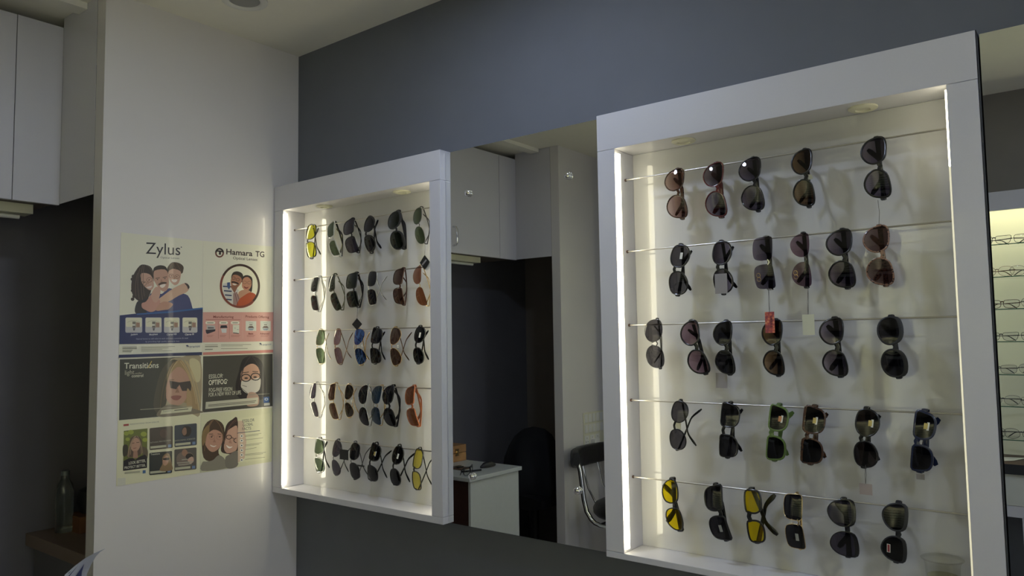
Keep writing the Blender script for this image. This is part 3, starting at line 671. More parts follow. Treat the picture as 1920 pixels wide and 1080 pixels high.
def face(s, x, y, w, rot=0, lip='8c4c44', eye=1):
    c, d = math.cos(math.radians(rot)), math.sin(math.radians(rot)); T = lambda a, b: (x + (a * c - b * d) * w, y + (a * d + b * c) * w)
    for q in (-1, 1):
        e = T(q * .30, -.12); s.ell(e[0], e[1], w * .09, w * .045, '4a372e', rot)
    a, b, e = T(.03, -.08), T(.10, .20), T(-.05, .22); s.poly([a, b, e], 'a57c68')
    a, b = T(-.18, .43), T(.18, .43); s.line(*a, *b, w * .07, lip)
def strands(s, pts, col, t=5):
    for a, b, cc in pts:
        m = [( (1 - q) ** 2 * a[0] + 2 * q * (1 - q) * b[0] + q * q * cc[0], (1 - q) ** 2 * a[1] + 2 * q * (1 - q) * b[1] + q * q * cc[1]) for q in [i / 7 for i in range(8)]]
        for u, v in zip(m, m[1:]): s.line(*u, *v, t, col)
SK, SK2, HR, CR = 'c79f8a', 'b08672', '3a2f2a', 'dedbc6'
def glasses2d(s, x, y, r, col='4a3c34', rot=0, t=4, dx=2.3):
    c, d = math.cos(math.radians(rot)), math.sin(math.radians(rot))
    s.ring(x - r * dx / 2 * c, y - r * dx / 2 * d, r, r * .8, t, col, n=14); s.ring(x + r * dx / 2 * c, y + r * dx / 2 * d, r, r * .8, t, col, n=14)
def rrect(x0, y0, x1, y1, r, sl=0.):
    out = []
    for cx, cy, a in ((x1 - r, y0 + r, -90), (x1 - r, y1 - r, 0), (x0 + r, y1 - r, 90), (x0 + r, y0 + r, 180)):
        for i in range(5):
            t = math.radians(a + 22.5 * i); X = cx + r * math.cos(t); out.append((X, cy + r * math.sin(t) + sl * (X - x0)))
    return out
# --- Zylus
p = Sheet('A').base([(-.6815, 1.4125), (-.4005, 1.4125), (-.4005, 1.813), (-.682, 1.814)], CR)
p.text('Zylus', 368, 290, 780, 308, 135, '26242c'); p.text('Optical Lenses', 545, 345, 768, 355, 22, '55524a')
p.ell(792, 213, 7, 7, '44424a')
p.blob([(215, 560), (290, 440), (350, 420), (430, 450), (460, 540), (440, 700), (390, 830), (300, 860), (225, 800), (195, 700)], HR)
for i in range(9): p.ell(222 - 12 * math.sin(i * 1.7), 560 + i * 34, 22, 20, HR)
p.blob([(305, 540), (350, 520), (420, 540), (455, 600), (465, 680), (430, 725), (380, 705), (325, 640)], SK)
p.blob([(262, 870), (330, 840), (420, 820), (420, 1000), (248, 1000)], '2c2b30')
p.blob([(560, 770), (640, 700), (800, 760), (880, 800), (925, 940), (930, 1000), (560, 1000), (400, 1000), (380, 940), (430, 760)], '3a4270')
p.blob([(630, 450), (680, 395), (760, 400), (815, 440), (815, 490), (790, 530), (650, 540), (628, 490)], '4a3d34')
p.blob([(640, 500), (700, 470), (780, 500), (785, 560), (760, 640), (710, 665), (660, 620), (640, 560)], SK)
p.blob([(455, 520), (470, 455), (540, 428), (610, 450), (635, 530), (600, 560), (480, 560)], '2b2522')
p.blob([(462, 540), (480, 490), (600, 480), (640, 560), (640, 680), (600, 740), (540, 720), (490, 650), (465, 600)], 'bd9480')
p.line(485, 585, 535, 578, 8, '3a2d27'); p.line(570, 575, 620, 565, 8, '3a2d27'); p.blob([(520, 650), (560, 628), (610, 630), (615, 645), (560, 655), (525, 668)], '4a3630'); p.blob([(535, 672), (570, 655), (605, 655), (590, 685), (560, 697)], 'e8ddd0')
face(p, 385, 630, 110, -28, 'c09084'); face(p, 706, 572, 100, 8, 'c09084'); p.ell(508, 598, 9, 5, '2b211d'); p.ell(596, 588, 9, 5, '2b211d'); p.poly([(552, 590), (572, 628), (540, 630)], 'a57c68')
strands(p, [((330, 430), (290, 600), (330, 840)), ((350, 425), (320, 560), (350, 800)), ((300, 460), (250, 600), (290, 830)), ((370, 425), (470, 480), (462, 620)), ((270, 520), (230, 680), (250, 800))], '6a5a50', 6)
strands(p, [((690, 400), (660, 440), (640, 500)), ((720, 395), (760, 430), (790, 520)), ((700, 405), (700, 440), (730, 480))], '6a564a', 6)
glasses2d(p, 375, 625, 36, rot=-32); glasses2d(p, 706, 560, 30, rot=8)
p.blob([(375, 690), (440, 672), (425, 700), (395, 705)], 'e2cfc4'); p.blob([(675, 600), (740, 600), (725, 628), (695, 630)], 'e8ddd0')
p.blob([(700, 700), (830, 640), (870, 655), (885, 700), (850, 750), (760, 790), (640, 860), (540, 880), (500, 850), (560, 800)], 'c9a58c')
p.blob([(828, 640), (870, 655), (888, 690), (870, 712), (858, 680)], '2b2428')
p.blob([(320, 880), (370, 860), (430, 780), (480, 830), (540, 850), (500, 950), (430, 985), (360, 960), (320, 930)], 'c09080')
p.blob([(430, 780), (480, 690), (530, 700), (540, 760), (500, 870), (450, 850)], 'c49c88')
p.blob([(540, 880), (600, 860), (690, 890), (640, 950), (590, 960), (500, 970), (490, 940)], 'b98d78')
p.c = 'C'
p.poly([(90, 210), (400, 175), (1000, 130), (1615, 65), (1605, 712), (78, 740)], '26305a')
p.poly([(400, 178), (1000, 133), (1615, 66), (1614, 92), (1000, 165), (400, 200)], '2c5c94')
for i, (x0, x1, nm, tx0, tx1) in enumerate(((190, 500, 'Juniors', 288, 415), (557, 858, 'Morpheus', 630, 785), (900, 1190, 'Clarus HD', 950, 1135), (1238, 1515, 'Clarus III', 1285, 1450))):
    p.poly(rrect(x0, 248, x1, 528, 26), 'b9b6b4'); p.poly(rrect(x0 + 10, 255, x1 - 10, 420, 20), 'd8d4b8'); xc = x0 + (x1 - x0) * .52
    p.poly([(xc - 30, 325), (xc + 30, 325), (xc + 30, 440), (xc - 30, 440)], '6a655c'); p.poly([(xc + 35, 335), (xc + 105, 345), (xc + 105, 430), (xc + 35, 430)], '9a7a68')
    p.poly([(xc - 30, 370), (xc + 20, 370), (xc + 20, 400), (xc - 30, 400)], 'd5d2c2'); p.poly([(xc - 22, 445), (xc + 22, 445), (xc + 10, 490), (xc - 15, 490)], '55555c')
    p.ring(x0 + (x1 - x0) * .5, 360, (x1 - x0) * .40, 55, 5, '8b857a', 200, 340, 14)
    p.text(nm, tx0, 578, tx1, 568, 30, 'c9c9cc', .04)
p.text('Optical lenses to add value to each and every customer & retail', 385, 655, 1340, 640, 26, 'a9adc2'); p.text('by providing high quality spectacle lens', 560, 705, 1180, 695, 26, 'a9adc2')
for y, x0, x1 in ((792, 135, 400), (820, 135, 400), (855, 135, 320), (880, 135, 300)): p.line(x0, y, x1, y - 3, 9 if y != 820 else 14, '77746a')
for y, x1 in ((790, 1100), (815, 980), (842, 870), (868, 1050)): p.line(480, y, x1, y - 8, 7, '8d8a7a')
p.text('transe', 1368, 808, 1560, 795, 45, '6a7488'); p.blob([(1300, 765), (1340, 755), (1362, 800), (1335, 780), (1322, 808), (1320, 778)], '303a5c')
p.poly([(70, 935), (1600, 885), (1598, 940), (68, 990)], '1f2950')
p.done('large cream poster headed Zylus showing three hugging people above a navy band')
# --- Hamara TG
p = Sheet('B').base([(-.3995, 1.4125), (-.1095, 1.4125), (-.1085, 1.818), (-.3995, 1.813)], CR)
p.ring(298, 172, 60, 64, 22, '2c2220', 180, 360, 16); p.ring(298, 174, 60, 64, 20, '6a3a30', -5, 185, 16); p.poly([(262, 138), (345, 145), (345, 165), (318, 163), (316, 200), (288, 198), (290, 160), (262, 157)], '2c2220')
p.text('Hamara', 388, 192, 742, 218, 72, '3a2a28', .03); p.text('TG', 782, 222, 902, 232, 72, '3a2a28', .03); p.text('Optical Lenses', 480, 260, 808, 282, 36, '4b433c', .015)
cx, cy = 572, 622
p.ell(cx, cy, 245, 268, 'e2dfc4', n=36)
p.poly([(340, 590), (430, 570), (560, 680), (540, 720), (500, 880), (420, 830), (350, 740)], 'c9c6bd')
for y in (625, 685, 742, 800): p.line(340 + (y - 620) * .25, y, 462, y + 8, 17, '2c3a5c')
p.poly([(400, 575), (440, 570), (440, 640), (425, 672), (400, 630)], '3d5480')
p.blob([(455, 500), (480, 440), (540, 424), (600, 450), (620, 510), (600, 570), (520, 560), (470, 540)], '3b332c')
p.blob([(455, 520), (490, 470), (560, 485), (600, 540), (570, 610), (520, 650), (470, 640), (448, 580)], 'a8765c')
p.poly([(440, 620), (560, 600), (500, 720)], '8a5c46')
glasses2d(p, 515, 525, 26, '2b211d', 20, 5); p.blob([(462, 560), (500, 560), (550, 580), (555, 600), (500, 580), (462, 578)], '241a17'); p.blob([(475, 588), (500, 592), (530, 602), (505, 612), (480, 603)], 'd9cfc4')
p.blob([(600, 570), (620, 490), (680, 476), (735, 510), (742, 590), (730, 700), (690, 690), (620, 640)], '2e2622')
p.blob([(600, 590), (620, 520), (680, 500), (725, 550), (725, 620), (690, 675), (640, 675), (605, 640)], 'b88468')
glasses2d(p, 668, 575, 27, '54423a', 3, 4); p.blob([(625, 625), (660, 640), (690, 632), (670, 655), (640, 652)], '7c2f2a')
p.blob([(560, 700), (640, 670), (720, 700), (700, 780), (600, 800), (550, 770)], 'b98c70')
p.blob([(520, 830), (600, 770), (700, 710), (770, 725), (790, 780), (730, 870), (620, 908), (520, 900)], 'ab4f2e')
p.poly([(480, 720), (530, 700), (570, 790), (530, 860), (520, 900), (480, 870)], '9c8078'); p.line(505, 720, 545, 880, 6, '5a2c30'); p.line(530, 705, 560, 800, 5, '5a2c30')
p.ring(cx, cy, 272, 298, 30, '3f2a22', -90, 45, 20); p.ring(cx, cy, 272, 298, 30, '7c4034', 45, 210, 22); p.ring(cx, cy, 272, 298, 30, '3f2a22', 210, 270, 10)
p.c = 'D'
p.poly([(100, 150), (1396, 150), (1390, 685), (98, 708)], 'd09c90')
p.text('Manufacturing', 290, 258, 662, 258, 44, '7a342c', .02); p.text('Products Offering', 885, 250, 1315, 262, 42, '7a342c', .02); p.line(150, 288, 790, 292, 9, 'a3645a')
for x0, x1 in ((145, 325), (402, 558), (612, 772)): p.poly(rrect(x0, 318, x1, 372, 26), 'e6e2cf'); p.line(x0 + 30, 347, x1 - 30, 347, 14, '7d7c6c')
p.poly([(165, 388), (315, 398), (328, 470), (170, 475)], 'b9b4ae'); p.poly([(190, 425), (300, 430), (300, 450), (190, 455)], '5a5658'); p.poly([(145, 475), (328, 465), (325, 500), (180, 552), (158, 535)], '2e2836')
p.poly([(430, 395), (535, 392), (550, 440), (415, 445)], '2c2a33'); p.poly([(430, 455), (535, 450), (530, 530), (450, 530)], 'cfd0cc')
p.poly([(650, 385), (768, 385), (765, 545), (650, 530)], 'd9d8c6'); p.line(655, 530, 760, 545, 14, '3a3236'); p.line(690, 430, 690, 460, 6, '5b5b60'); p.line(725, 470, 755, 470, 10, '8d9a98')
for x, s2 in ((382, 'a'), (585, 'b')): p.line(x, 320, x, 640, 5, '9c6a5e')
p.line(832, 210, 832, 640, 4, 'd9b4a8')
for x0, x1 in ((885, 1080), (1155, 1345)):
    p.poly([(x0, 312), (x1, 316), (x1, 495), (x0, 492)], 'cdcfc2'); xc = (x0 + x1) / 2
    p.poly([(xc - 60, 440), (xc - 30, 408), (xc + 30, 408), (xc + 60, 440)], '5c4640'); p.line(xc - 28, 382, xc + 28, 384, 18, '7b7468'); p.poly([(xc - 60, 450), (xc + 60, 450), (xc + 30, 485), (xc - 30, 485)], '8c97a4'); p.line(xc - 40, 345, xc + 40, 350, 10, '9da39a')
p.text('Basic', 935, 560, 1025, 560, 30, '7a342c', .03); p.text('Advanced', 1150, 560, 1315, 560, 30, '7a342c', .03)
for x0, x1 in ((170, 290), (408, 525), (612, 785), (905, 1060), (1160, 1310)):
    for y in (578, 600): p.line(x0, y, x1 - (20 if y == 600 else 0), y, 7, 'aa7064')
for y, x0, x1, t in ((755, 135, 370, 8), (785, 135, 372, 14), (838, 135, 278, 14), (748, 430, 985, 8), (775, 430, 830, 7), (822, 430, 920, 8)): p.line(x0, y, x1, y - 3, t, '85826f')
p.text('transe', 1195, 768, 1355, 755, 40, '8a92a2'); p.blob([(1135, 725), (1165, 718), (1185, 765), (1160, 742), (1150, 772), (1148, 740)], '46506a')
p.poly([(98, 890), (1390, 842), (1388, 893), (96, 940)], 'c98478')
p.done('large cream poster headed Hamara TG with a ringed couple above a pink band')
# --- Transitions
p = Sheet('G').base([(-.6815, 1.211), (-.4005, 1.208), (-.4005, 1.4115), (-.6815, 1.4105)], CR)
p.poly([(97, 95), (705, 72), (702, 497), (92, 552)], '3a3a30')
p.blob([(470, 110), (560, 80), (702, 74), (702, 490), (640, 505), (520, 470), (440, 440), (470, 300)], 'a39578')
p.blob([(400, 200), (470, 110), (520, 100), (560, 140), (470, 300), (440, 440), (380, 500), (350, 420)], '4e4a3c')
p.blob([(450, 230), (480, 140), (550, 100), (600, 150), (650, 300), (680, 430), (695, 495), (620, 500), (600, 420), (470, 420)], 'a08660')
p.blob([(450, 260), (480, 200), (540, 150), (600, 200), (625, 290), (600, 380), (560, 430), (500, 440), (450, 400), (445, 330)], 'b58d78')
p.blob([(620, 100), (660, 90), (700, 130), (700, 250), (660, 260), (630, 180)], 'c2b890')
p.poly([(470, 255), (545, 268), (640, 255), (630, 330), (565, 332), (545, 285), (520, 320), (478, 310)], '3a3230')
p.blob([(480, 375), (520, 365), (560, 372), (535, 400), (500, 398)], '8d5850'); p.poly([(530, 300), (545, 345), (512, 345)], '96705c'); p.ell(490, 275, 12, 5, '3a2c26'); p.line(470, 250, 505, 248, 4, '5c4a3c')
strands(p, [((560, 100), (640, 200), (670, 430)), ((585, 100), (660, 220), (690, 480)), ((550, 110), (610, 180), (640, 300)), ((530, 110), (470, 170), (455, 260)), ((600, 110), (680, 260), (700, 420))], 'bfa678', 5)
strands(p, [((520, 105), (450, 180), (430, 400)), ((500, 110), (420, 220), (400, 460))], '6a5c44', 5)
p.blob([(600, 320), (625, 340), (640, 420), (625, 500), (600, 470)], 'ab9068')
p.blob([(385, 525), (440, 440), (560, 445), (700, 480), (702, 497)], '7c7260')
p.text('Transitions', 130, 165, 388, 158, 42, 'd8d6bd', .02); p.line(308, 160, 336, 108, 6, 'c8b060')
p.text('light', 135, 212, 205, 206, 34, 'b9b69c'); p.text('under', 210, 206, 265, 203, 13, 'b9b69c'); p.text('control', 185, 230, 272, 226, 22, 'cfccb2', .02)
p.poly([(410, 478), (640, 450), (632, 485), (400, 508)], 'cbc8a8'); p.line(250, 472, 635, 446, 4, 'a6a48c'); p.text('Transitions', 420, 492, 480, 484, 12, '6a6a60'); p.line(505, 478, 610, 467, 7, '6d6a58')
p.c = 'G'
p.done('dark poster reading Transitions with a half shaded woman in sunglasses')
# --- Optifog
p = Sheet('G').base([(-.3995, 1.207), (-.1115, 1.2085), (-.1105, 1.4115), (-.3995, 1.4115)], 'd8d5bc')
p.poly([(722, 72), (1243, 54), (1243, 446), (716, 494)], '45433c')
p.blob([(990, 190), (1020, 95), (1090, 70), (1160, 110), (1185, 220), (1190, 350), (1150, 400), (1000, 390), (965, 300)], '211c1e')
p.blob([(1005, 200), (1040, 150), (1095, 128), (1140, 165), (1150, 260), (1110, 340), (1050, 340), (1010, 280)], 'b99078')
p.blob([(1010, 260), (1080, 250), (1150, 235), (1145, 320), (1100, 350), (1050, 350), (1010, 310)], 'c5bfb2')
p.ell(1045, 236, 14, 6, '2b211d'); p.ell(1112, 228, 14, 6, '2b211d'); p.line(1020, 196, 1065, 190, 5, '2b211d'); p.line(1092, 186, 1135, 188, 5, '2b211d'); strands(p, [((1080, 75), (1010, 130), (985, 330)), ((1090, 75), (1160, 130), (1170, 340)), ((1070, 78), (1000, 160), (1000, 370))], '3a3032', 4); p.ring(1043, 234, 38, 30, 7, '1c191a', n=16); p.ring(1115, 225, 38, 30, 7, '1c191a', n=16); p.line(1145, 205, 1160, 200, 8, '1c191a')
p.line(1015, 290, 1050, 300, 4, '5f5850'); p.line(1010, 310, 1055, 350, 4, '5f5850')
p.blob([(1050, 440), (1060, 350), (1110, 345), (1140, 380), (1130, 440)], 'a88a78')
p.text('ESSILOR', 765, 240, 868, 232, 30, 'c9c7b0', .015); p.text('OPTIFOG', 763, 288, 898, 278, 36, 'dcdac2', .03); p.ell(903, 252, 4, 4, 'c9c7b0'); p.ell(868, 212, 3, 3, 'c9c7b0')
p.text('FOG-FREE VISION', 765, 340, 940, 330, 28, 'c9c7b0', .02); p.text('FOR A NEW WAY OF LIFE.', 763, 375, 1008, 356, 28, 'c9c7b0', .02)
p.poly([(742, 415), (1135, 380), (1132, 428), (738, 468)], 'bfbca6'); p.line(760, 438, 1120, 405, 5, '6f6c5e'); p.line(760, 448, 1110, 416, 5, '6f6c5e')
p.poly([(1175, 378), (1218, 374), (1216, 418), (1175, 422)], '3c5c90'); p.ell(1196, 394, 14, 11, 'b9c2cc'); p.ell(1196, 394, 6, 5, '3c5c90'); p.poly([(1178, 424), (1222, 420), (1222, 440), (1178, 444)], 'c2c2b8')
p.line(1065, 362, 1220, 352, 4, '8a8878')
p.done('dark poster reading ESSILOR OPTIFOG with a masked woman in black glasses')
# --- sheet of small cards
p = Sheet('E').base([(-.681, 1.004), (-.4005, 1.004), (-.4005, 1.2075), (-.680, 1.2105)], 'dedab6')
p.poly([(135, 88), (218, 78), (218, 110), (135, 118)], 'a84840'); p.text('INNOVATIONS FROM ESSILOR', 235, 98, 690, 58, 20, '7a7768')
p.poly([(140, 190), (510, 150), (500, 765), (128, 812)], '6a7032')
for x, y, r in ((180, 230, 40), (250, 210, 45), (450, 240, 48), (470, 330, 40), (200, 320, 35)): p.ell(x, y, r, r * .8, '98a040')
p.blob([(130, 420), (200, 420), (190, 560), (130, 580)], '3f3a2c'); p.blob([(400, 440), (505, 470), (505, 620), (440, 560)], '605440')
p.blob([(230, 400), (250, 300), (340, 265), (410, 320), (425, 450), (400, 560), (240, 600), (190, 580)], '5c4a3c')
p.blob([(245, 400), (270, 330), (340, 295), (390, 360), (390, 440), (350, 500), (290, 510), (250, 460)], 'b89078')
p.line(265, 385, 305, 378, 10, '5b463c'); p.line(335, 372, 380, 366, 10, '5b463c'); p.line(288, 462, 335, 455, 9, '8c4c44')
strands(p, [((320, 270), (230, 330), (215, 600)), ((335, 268), (250, 330), (240, 560)), ((345, 268), (410, 330), (410, 560)), ((310, 275), (215, 380), (200, 590)), ((350, 270), (425, 380), (430, 540))], '9a8468', 9)
p.poly([(290, 500), (350, 500), (360, 610), (280, 615)], 'a67e68')
p.poly([(132, 660), (220, 615), (280, 612), (320, 640), (360, 606), (430, 570), (470, 560), (502, 600), (500, 765), (128, 812)], '1f1a1c')
p.text('LOOK BETTER,', 215, 715, 478, 672, 42, 'c9c6b0', .03); p.text('PROTECT BETTER.', 148, 785, 478, 742, 38, 'c9c6b0', .03)
for y in (840, 856): p.line(150, y, 390, y - 24, 8, '8c8a78')
p.poly([(432, 805), (478, 800), (478, 848), (432, 853)], '4a6a90')
def card(q, col):
    x0, y0, x1, y1 = q; sl = -.10
    p.poly(rrect(x0, y0, x1, y1, 18, sl), col); w = x1 - x0
    p.poly([(x0 + 12, y1 - 58 ), (x0 + w * .72, y1 - 58 + sl * w * .72), (x0 + w * .72, y1 - 22 + sl * w * .72), (x0 + 12, y1 - 22)], 'bab89c')
    p.poly([(x0 + w * .8, y1 - 58 + sl * w * .8), (x1 - 22, y1 - 58 + sl * w * .9), (x1 - 22, y1 - 14 + sl * w * .9), (x0 + w * .8, y1 - 14 + sl * w * .8)], '6c84a6')
card((540, 148, 900, 490), '4d433a'); p.ell(760, 230, 60, 70, '5c4a40'); p.text('RETHINK PROTECTION', 550, 385, 870, 345, 20, 'b0ac98')
card((928, 105, 1275, 445), '3d434c'); p.blob([(1040, 190), (1080, 120), (1170, 130), (1190, 200), (1150, 270), (1070, 275), (1050, 240)], '2c2422'); p.blob([(1045, 190), (1075, 140), (1110, 150), (1115, 230), (1080, 260), (1055, 240)], '8d6c5a'); p.text('EXPLORING SCIENCES', 935, 355, 1250, 318, 20, 'b0ac98')
card((535, 535, 890, 880), '2c2f2c'); p.blob([(740, 600), (800, 540), (850, 560), (885, 700), (888, 800), (700, 810), (740, 700)], '8c7250'); p.blob([(745, 640), (790, 570), (830, 610), (825, 690), (780, 730), (745, 700)], 'b48c74'); p.blob([(750, 620), (840, 605), (840, 640), (800, 645), (755, 640)], '1d1716'); p.text('Transitions', 555, 570, 700, 555, 26, 'c9c6b0', .02)
card((925, 480, 1270, 820), '55504a'); p.blob([(960, 600), (1040, 520), (1200, 540), (1220, 680), (1000, 740)], '7a6a60'); p.ell(1085, 530, 45, 55, '9c7660'); p.ell(1160, 590, 60, 50, '2c2422'); p.blob([(1130, 640), (1200, 590), (1225, 650), (1180, 700)], 'c2a08c'); p.line(1040, 640, 1130, 630, 14, 'a8a492'); p.line(965, 690, 1220, 670, 14, 'a8a492'); p.line(985, 722, 1190, 700, 14, 'a8a492')
p.poly([(38, 925), (165, 920), (165, 1030), (38, 1050)], 'd2cfbc')
p.done('cream sheet with five small picture cards, one reading LOOK BETTER')
# --- Global facts
p = Sheet('F').base([(-.3995, 1.004), (-.1135, 1.004), (-.112, 1.206), (-.3995, 1.2065)], 'd3d1ae')
p.blob([(70, 420), (130, 290), (230, 240), (340, 280), (390, 380), (370, 560), (300, 700), (330, 800), (200, 850), (90, 800), (62, 600)], '4c3a2c')
p.blob([(75, 430), (160, 320), (170, 420), (120, 540), (75, 620)], '8c7448')
p.blob([(110, 560), (140, 460), (240, 390), (350, 440), (360, 560), (310, 660), (230, 712), (170, 690), (120, 620)], 'bd8f78')
p.blob([(380, 480), (420, 320), (500, 245), (580, 240), (580, 720), (440, 740), (340, 700), (360, 560)], '40302a')
p.blob([(390, 560), (420, 430), (500, 360), (578, 350), (578, 640), (520, 710), (430, 730), (385, 670)], 'c49c86')
p.poly([(245, 520), (268, 575), (222, 572)], 'a67a64'); p.poly([(470, 520), (500, 590), (450, 585)], 'ae8470'); p.line(165, 455, 225, 452, 8, '4c382e'); p.line(290, 450, 345, 458, 8, '4c382e')
strands(p, [((230, 245), (110, 330), (85, 620)), ((240, 245), (130, 340), (100, 700)), ((220, 250), (90, 400), (75, 560)), ((250, 245), (370, 330), (375, 560)), ((200, 260), (120, 420), (110, 560))], '8a6c4c', 6)
strands(p, [((560, 245), (430, 320), (400, 540)), ((575, 255), (450, 330), (420, 450)), ((540, 250), (410, 340), (385, 600))], '6a4c40', 6)
glasses2d(p, 262, 500, 44, '8c6c60', 4, 4, 2.5); p.line(200, 478, 225, 482, 8, '3c2c28'); p.ell(200, 495, 14, 8, '3c2c28'); p.ell(320, 492, 14, 8, '3c2c28')
p.ring(452, 498, 44, 34, 10, '2b1f1d', n=16); p.ring(562, 545, 44, 36, 10, '2b1f1d', 90, 270, 12); p.line(490, 500, 525, 520, 8, '2b1f1d')
p.blob([(178, 608), (230, 625), (272, 618), (240, 640), (200, 632)], 'e4d9cc'); p.blob([(415, 612), (460, 635), (505, 635), (465, 660), (430, 645)], 'ece2d8')
p.blob([(62, 985), (70, 860), (130, 850), (220, 830), (300, 760), (380, 800), (420, 900), (400, 950)], '8a8474')
p.blob([(400, 800), (460, 750), (578, 700), (578, 910), (420, 945)], '7a7468')
p.poly([(582, 235), (1045, 150), (1035, 810), (582, 875)], 'd8d6b2'); p.poly([(582, 262), (660, 262), (705, 560), (680, 800), (582, 868)], 'cdb49c')
p.text('ESSILOR', 648, 288, 822, 268, 42, '5a5c58', .01); p.text('GLOBAL', 650, 345, 802, 326, 42, '5a5c58', .01); p.text('FACTS', 645, 400, 772, 388, 40, '5a5c58', .01)
p.line(570, 440, 900, 403, 8, '39405a')
for i, y in enumerate((482, 547, 618, 688, 755, 828)):
    p.ell(636, y, 24, 24, 'e4e2d4'); p.ell(636, y, 11, 10, '4c5562'); x1 = (920, 945, 930, 850, 985, 970)[i]
    p.line(685, y - 8, x1, y - 40, 6, '8c8a70')
    if i in (0, 2, 4): p.line(685, y + 8, x1 - 40, y - 18, 6, '8c8a70')
p.done('pale green sheet reading ESSILOR GLOBAL FACTS with two smiling women')
# ------------------------------------------------------------------ alcove: white desk and things on it
r = empty('work_desk', (-.3, -1.42, 0), 'white topped work desk with dark brown side in the alcove', 'desk')
K = lambda o: keep(o, r)
K(box('desk_top', (-.61, -1.632, .745), (-.018, -1.205, .765), mat('desk_white', (.55, .57, .55), .4, noise=.04), bevel=.002))
K(box('back_panel', (-.045, -1.616, .001), (-.030, -1.224, .7445), mat('desk_white', ), bevel=.001))
K(box('side_panel', (-.598, -1.239, .001), (-.0455, -1.224, .7445), BROWNL))
K(box('side_panel', (-.598, -1.616, .001), (-.0455, -1.601, .7445), BROWNL))
r = empty('wooden_box', (-.42, -1.55, .765), 'light wooden hinged box with brass clasp on the white desk', 'box')
K = lambda o: keep(o, r)
K(box('box_base', (-.52, -1.622, .7655), (-.41, -1.33, .812), WOODB, bevel=.002)); K(box('lid', (-.52, -1.622, .8145), (-.41, -1.33, .856), WOODB, bevel=.002))
cl = MB().box((-.4098, -1.555, .800), (-.405, -1.527, .838), GOLD); cl.lathe([(.007, 0), (.007, .005)], GOLD, 12, 'x', (-.4045, -1.541, .818)); K(cl.build('clasp'))
def lump(name, pts, rad, m, parent=None, seed=0, n=12):
    mb = MB(); mb.sweep(pts, (0, 0, 1), 1, 1, m, n, sc=rad); return mb.build(name, parent, True)
t_ = tag(lump('cleaning_cloth', [(-.135, -1.545, .775), (-.14, -1.51, .784), (-.15, -1.475, .78), (-.155, -1.45, .772)], [.006, .016, .013, .005], BLKM), 'small black crumpled cloth on the white desk', 'cloth')
r = empty('case_tray', (-.25, -1.38, .766), 'small wooden tray of tools beside the wooden box', 'tray')
K = lambda o: keep(o, r)
K(box('tray', (-.30, -1.42, .7655), (-.20, -1.35, .772), mat('tray_brown', (.16, .09, .05), .5))); K(box('tool', (-.27, -1.41, .7722), (-.255, -1.36, .780), STEEL)); K(box('tool', (-.24, -1.40, .7722), (-.232, -1.355, .779), BLKM))
t_ = tag(MB().sweep([(-.16, -1.30, .770), (-.12, -1.35, .772), (-.11, -1.40, .770)], (0, 0, 1), .004, .005, BLK).build('screwdriver', None, True), 'black hand tool lying on the desk near its corner', 'tool')
# glasses lying on the desk
M = Matrix.Translation((-.075, -1.275, .790)) @ Matrix.Rotation(math.radians(-20), 4, 'Z') @ Matrix(((0, 0, 1, 0), (1, 0, 0, 0), (0, 1, 0, 0), (0, 0, 0, 1)))
make_glasses('eyeglasses', M, .13, .042, 'rect', FM['matt'], LN['clear'], rim=.002, temple=(86, 80), label='black framed eyeglasses lying at the corner of the white desk', cat='eyeglasses', th_t=.003)
# draped chair behind the desk
r = empty('office_chair', (-.32, -2.1, 0), 'black office chair draped in dark cloth between the desk and the wall panel', 'chair')
K = lambda o: keep(o, r)
mb = MB(); n = 26; prof = []
hs = [(.50, .15, .17), (.56, .17, .20), (.64, .165, .205), (.72, .15, .19), (.79, .13, .16), (.85, .10, .12), (.885, .06, .075), (.90, .0, .0)]
vs = []; fs = []
for j, (z, rx, ry) in enumerate(hs):
    for i in range(n):
        a = 2 * math.pi * i / n; w = 1 + .09 * math.sin(5 * a + j * .7) + .05 * math.sin(9 * a)
        vs.append((-.36 + rx * math.cos(a) * w, -2.20 + ry * math.sin(a) * w, z))
for j in range(len(hs) - 1):
    for i in range(n): fs.append((j * n + i, j * n + (i + 1) % n, (j + 1) * n + (i + 1) % n, (j + 1) * n + i))
mb.add(vs, fs, mat('dark_cloth', (.010, .010, .011), .9, bump=.4)); K(mb.build('draped_jacket', None, True))
K(MB().sweep([(-.36, -2.40, .47), (-.36, -2.0, .47)], (1, 0, 0), .21, .04, LEATH, 8).build('seat', None, True))
K(MB().lathe([(.03, .06), (.03, .43)], BLKM, 14, 'z', (-.36, -2.2, 0)).build('column', None, True))
mb = MB()
for i in range(5):
    a = 2 * math.pi * i / 5; mb.sweep([(-.36, -2.2, .09), (-.36 + .24 * math.cos(a), -2.2 + .24 * math.sin(a), .05)], (0, 0, 1), .018, .02, BLKM)
    mb.lathe([(.0, -.012), (.025, -.010), (.025, .010), (0, .012)], BLKM, 14, 'y', (-.36 + .24 * math.cos(a), -2.2 + .24 * math.sin(a), .026))
K(mb.build('star_base', None, True))
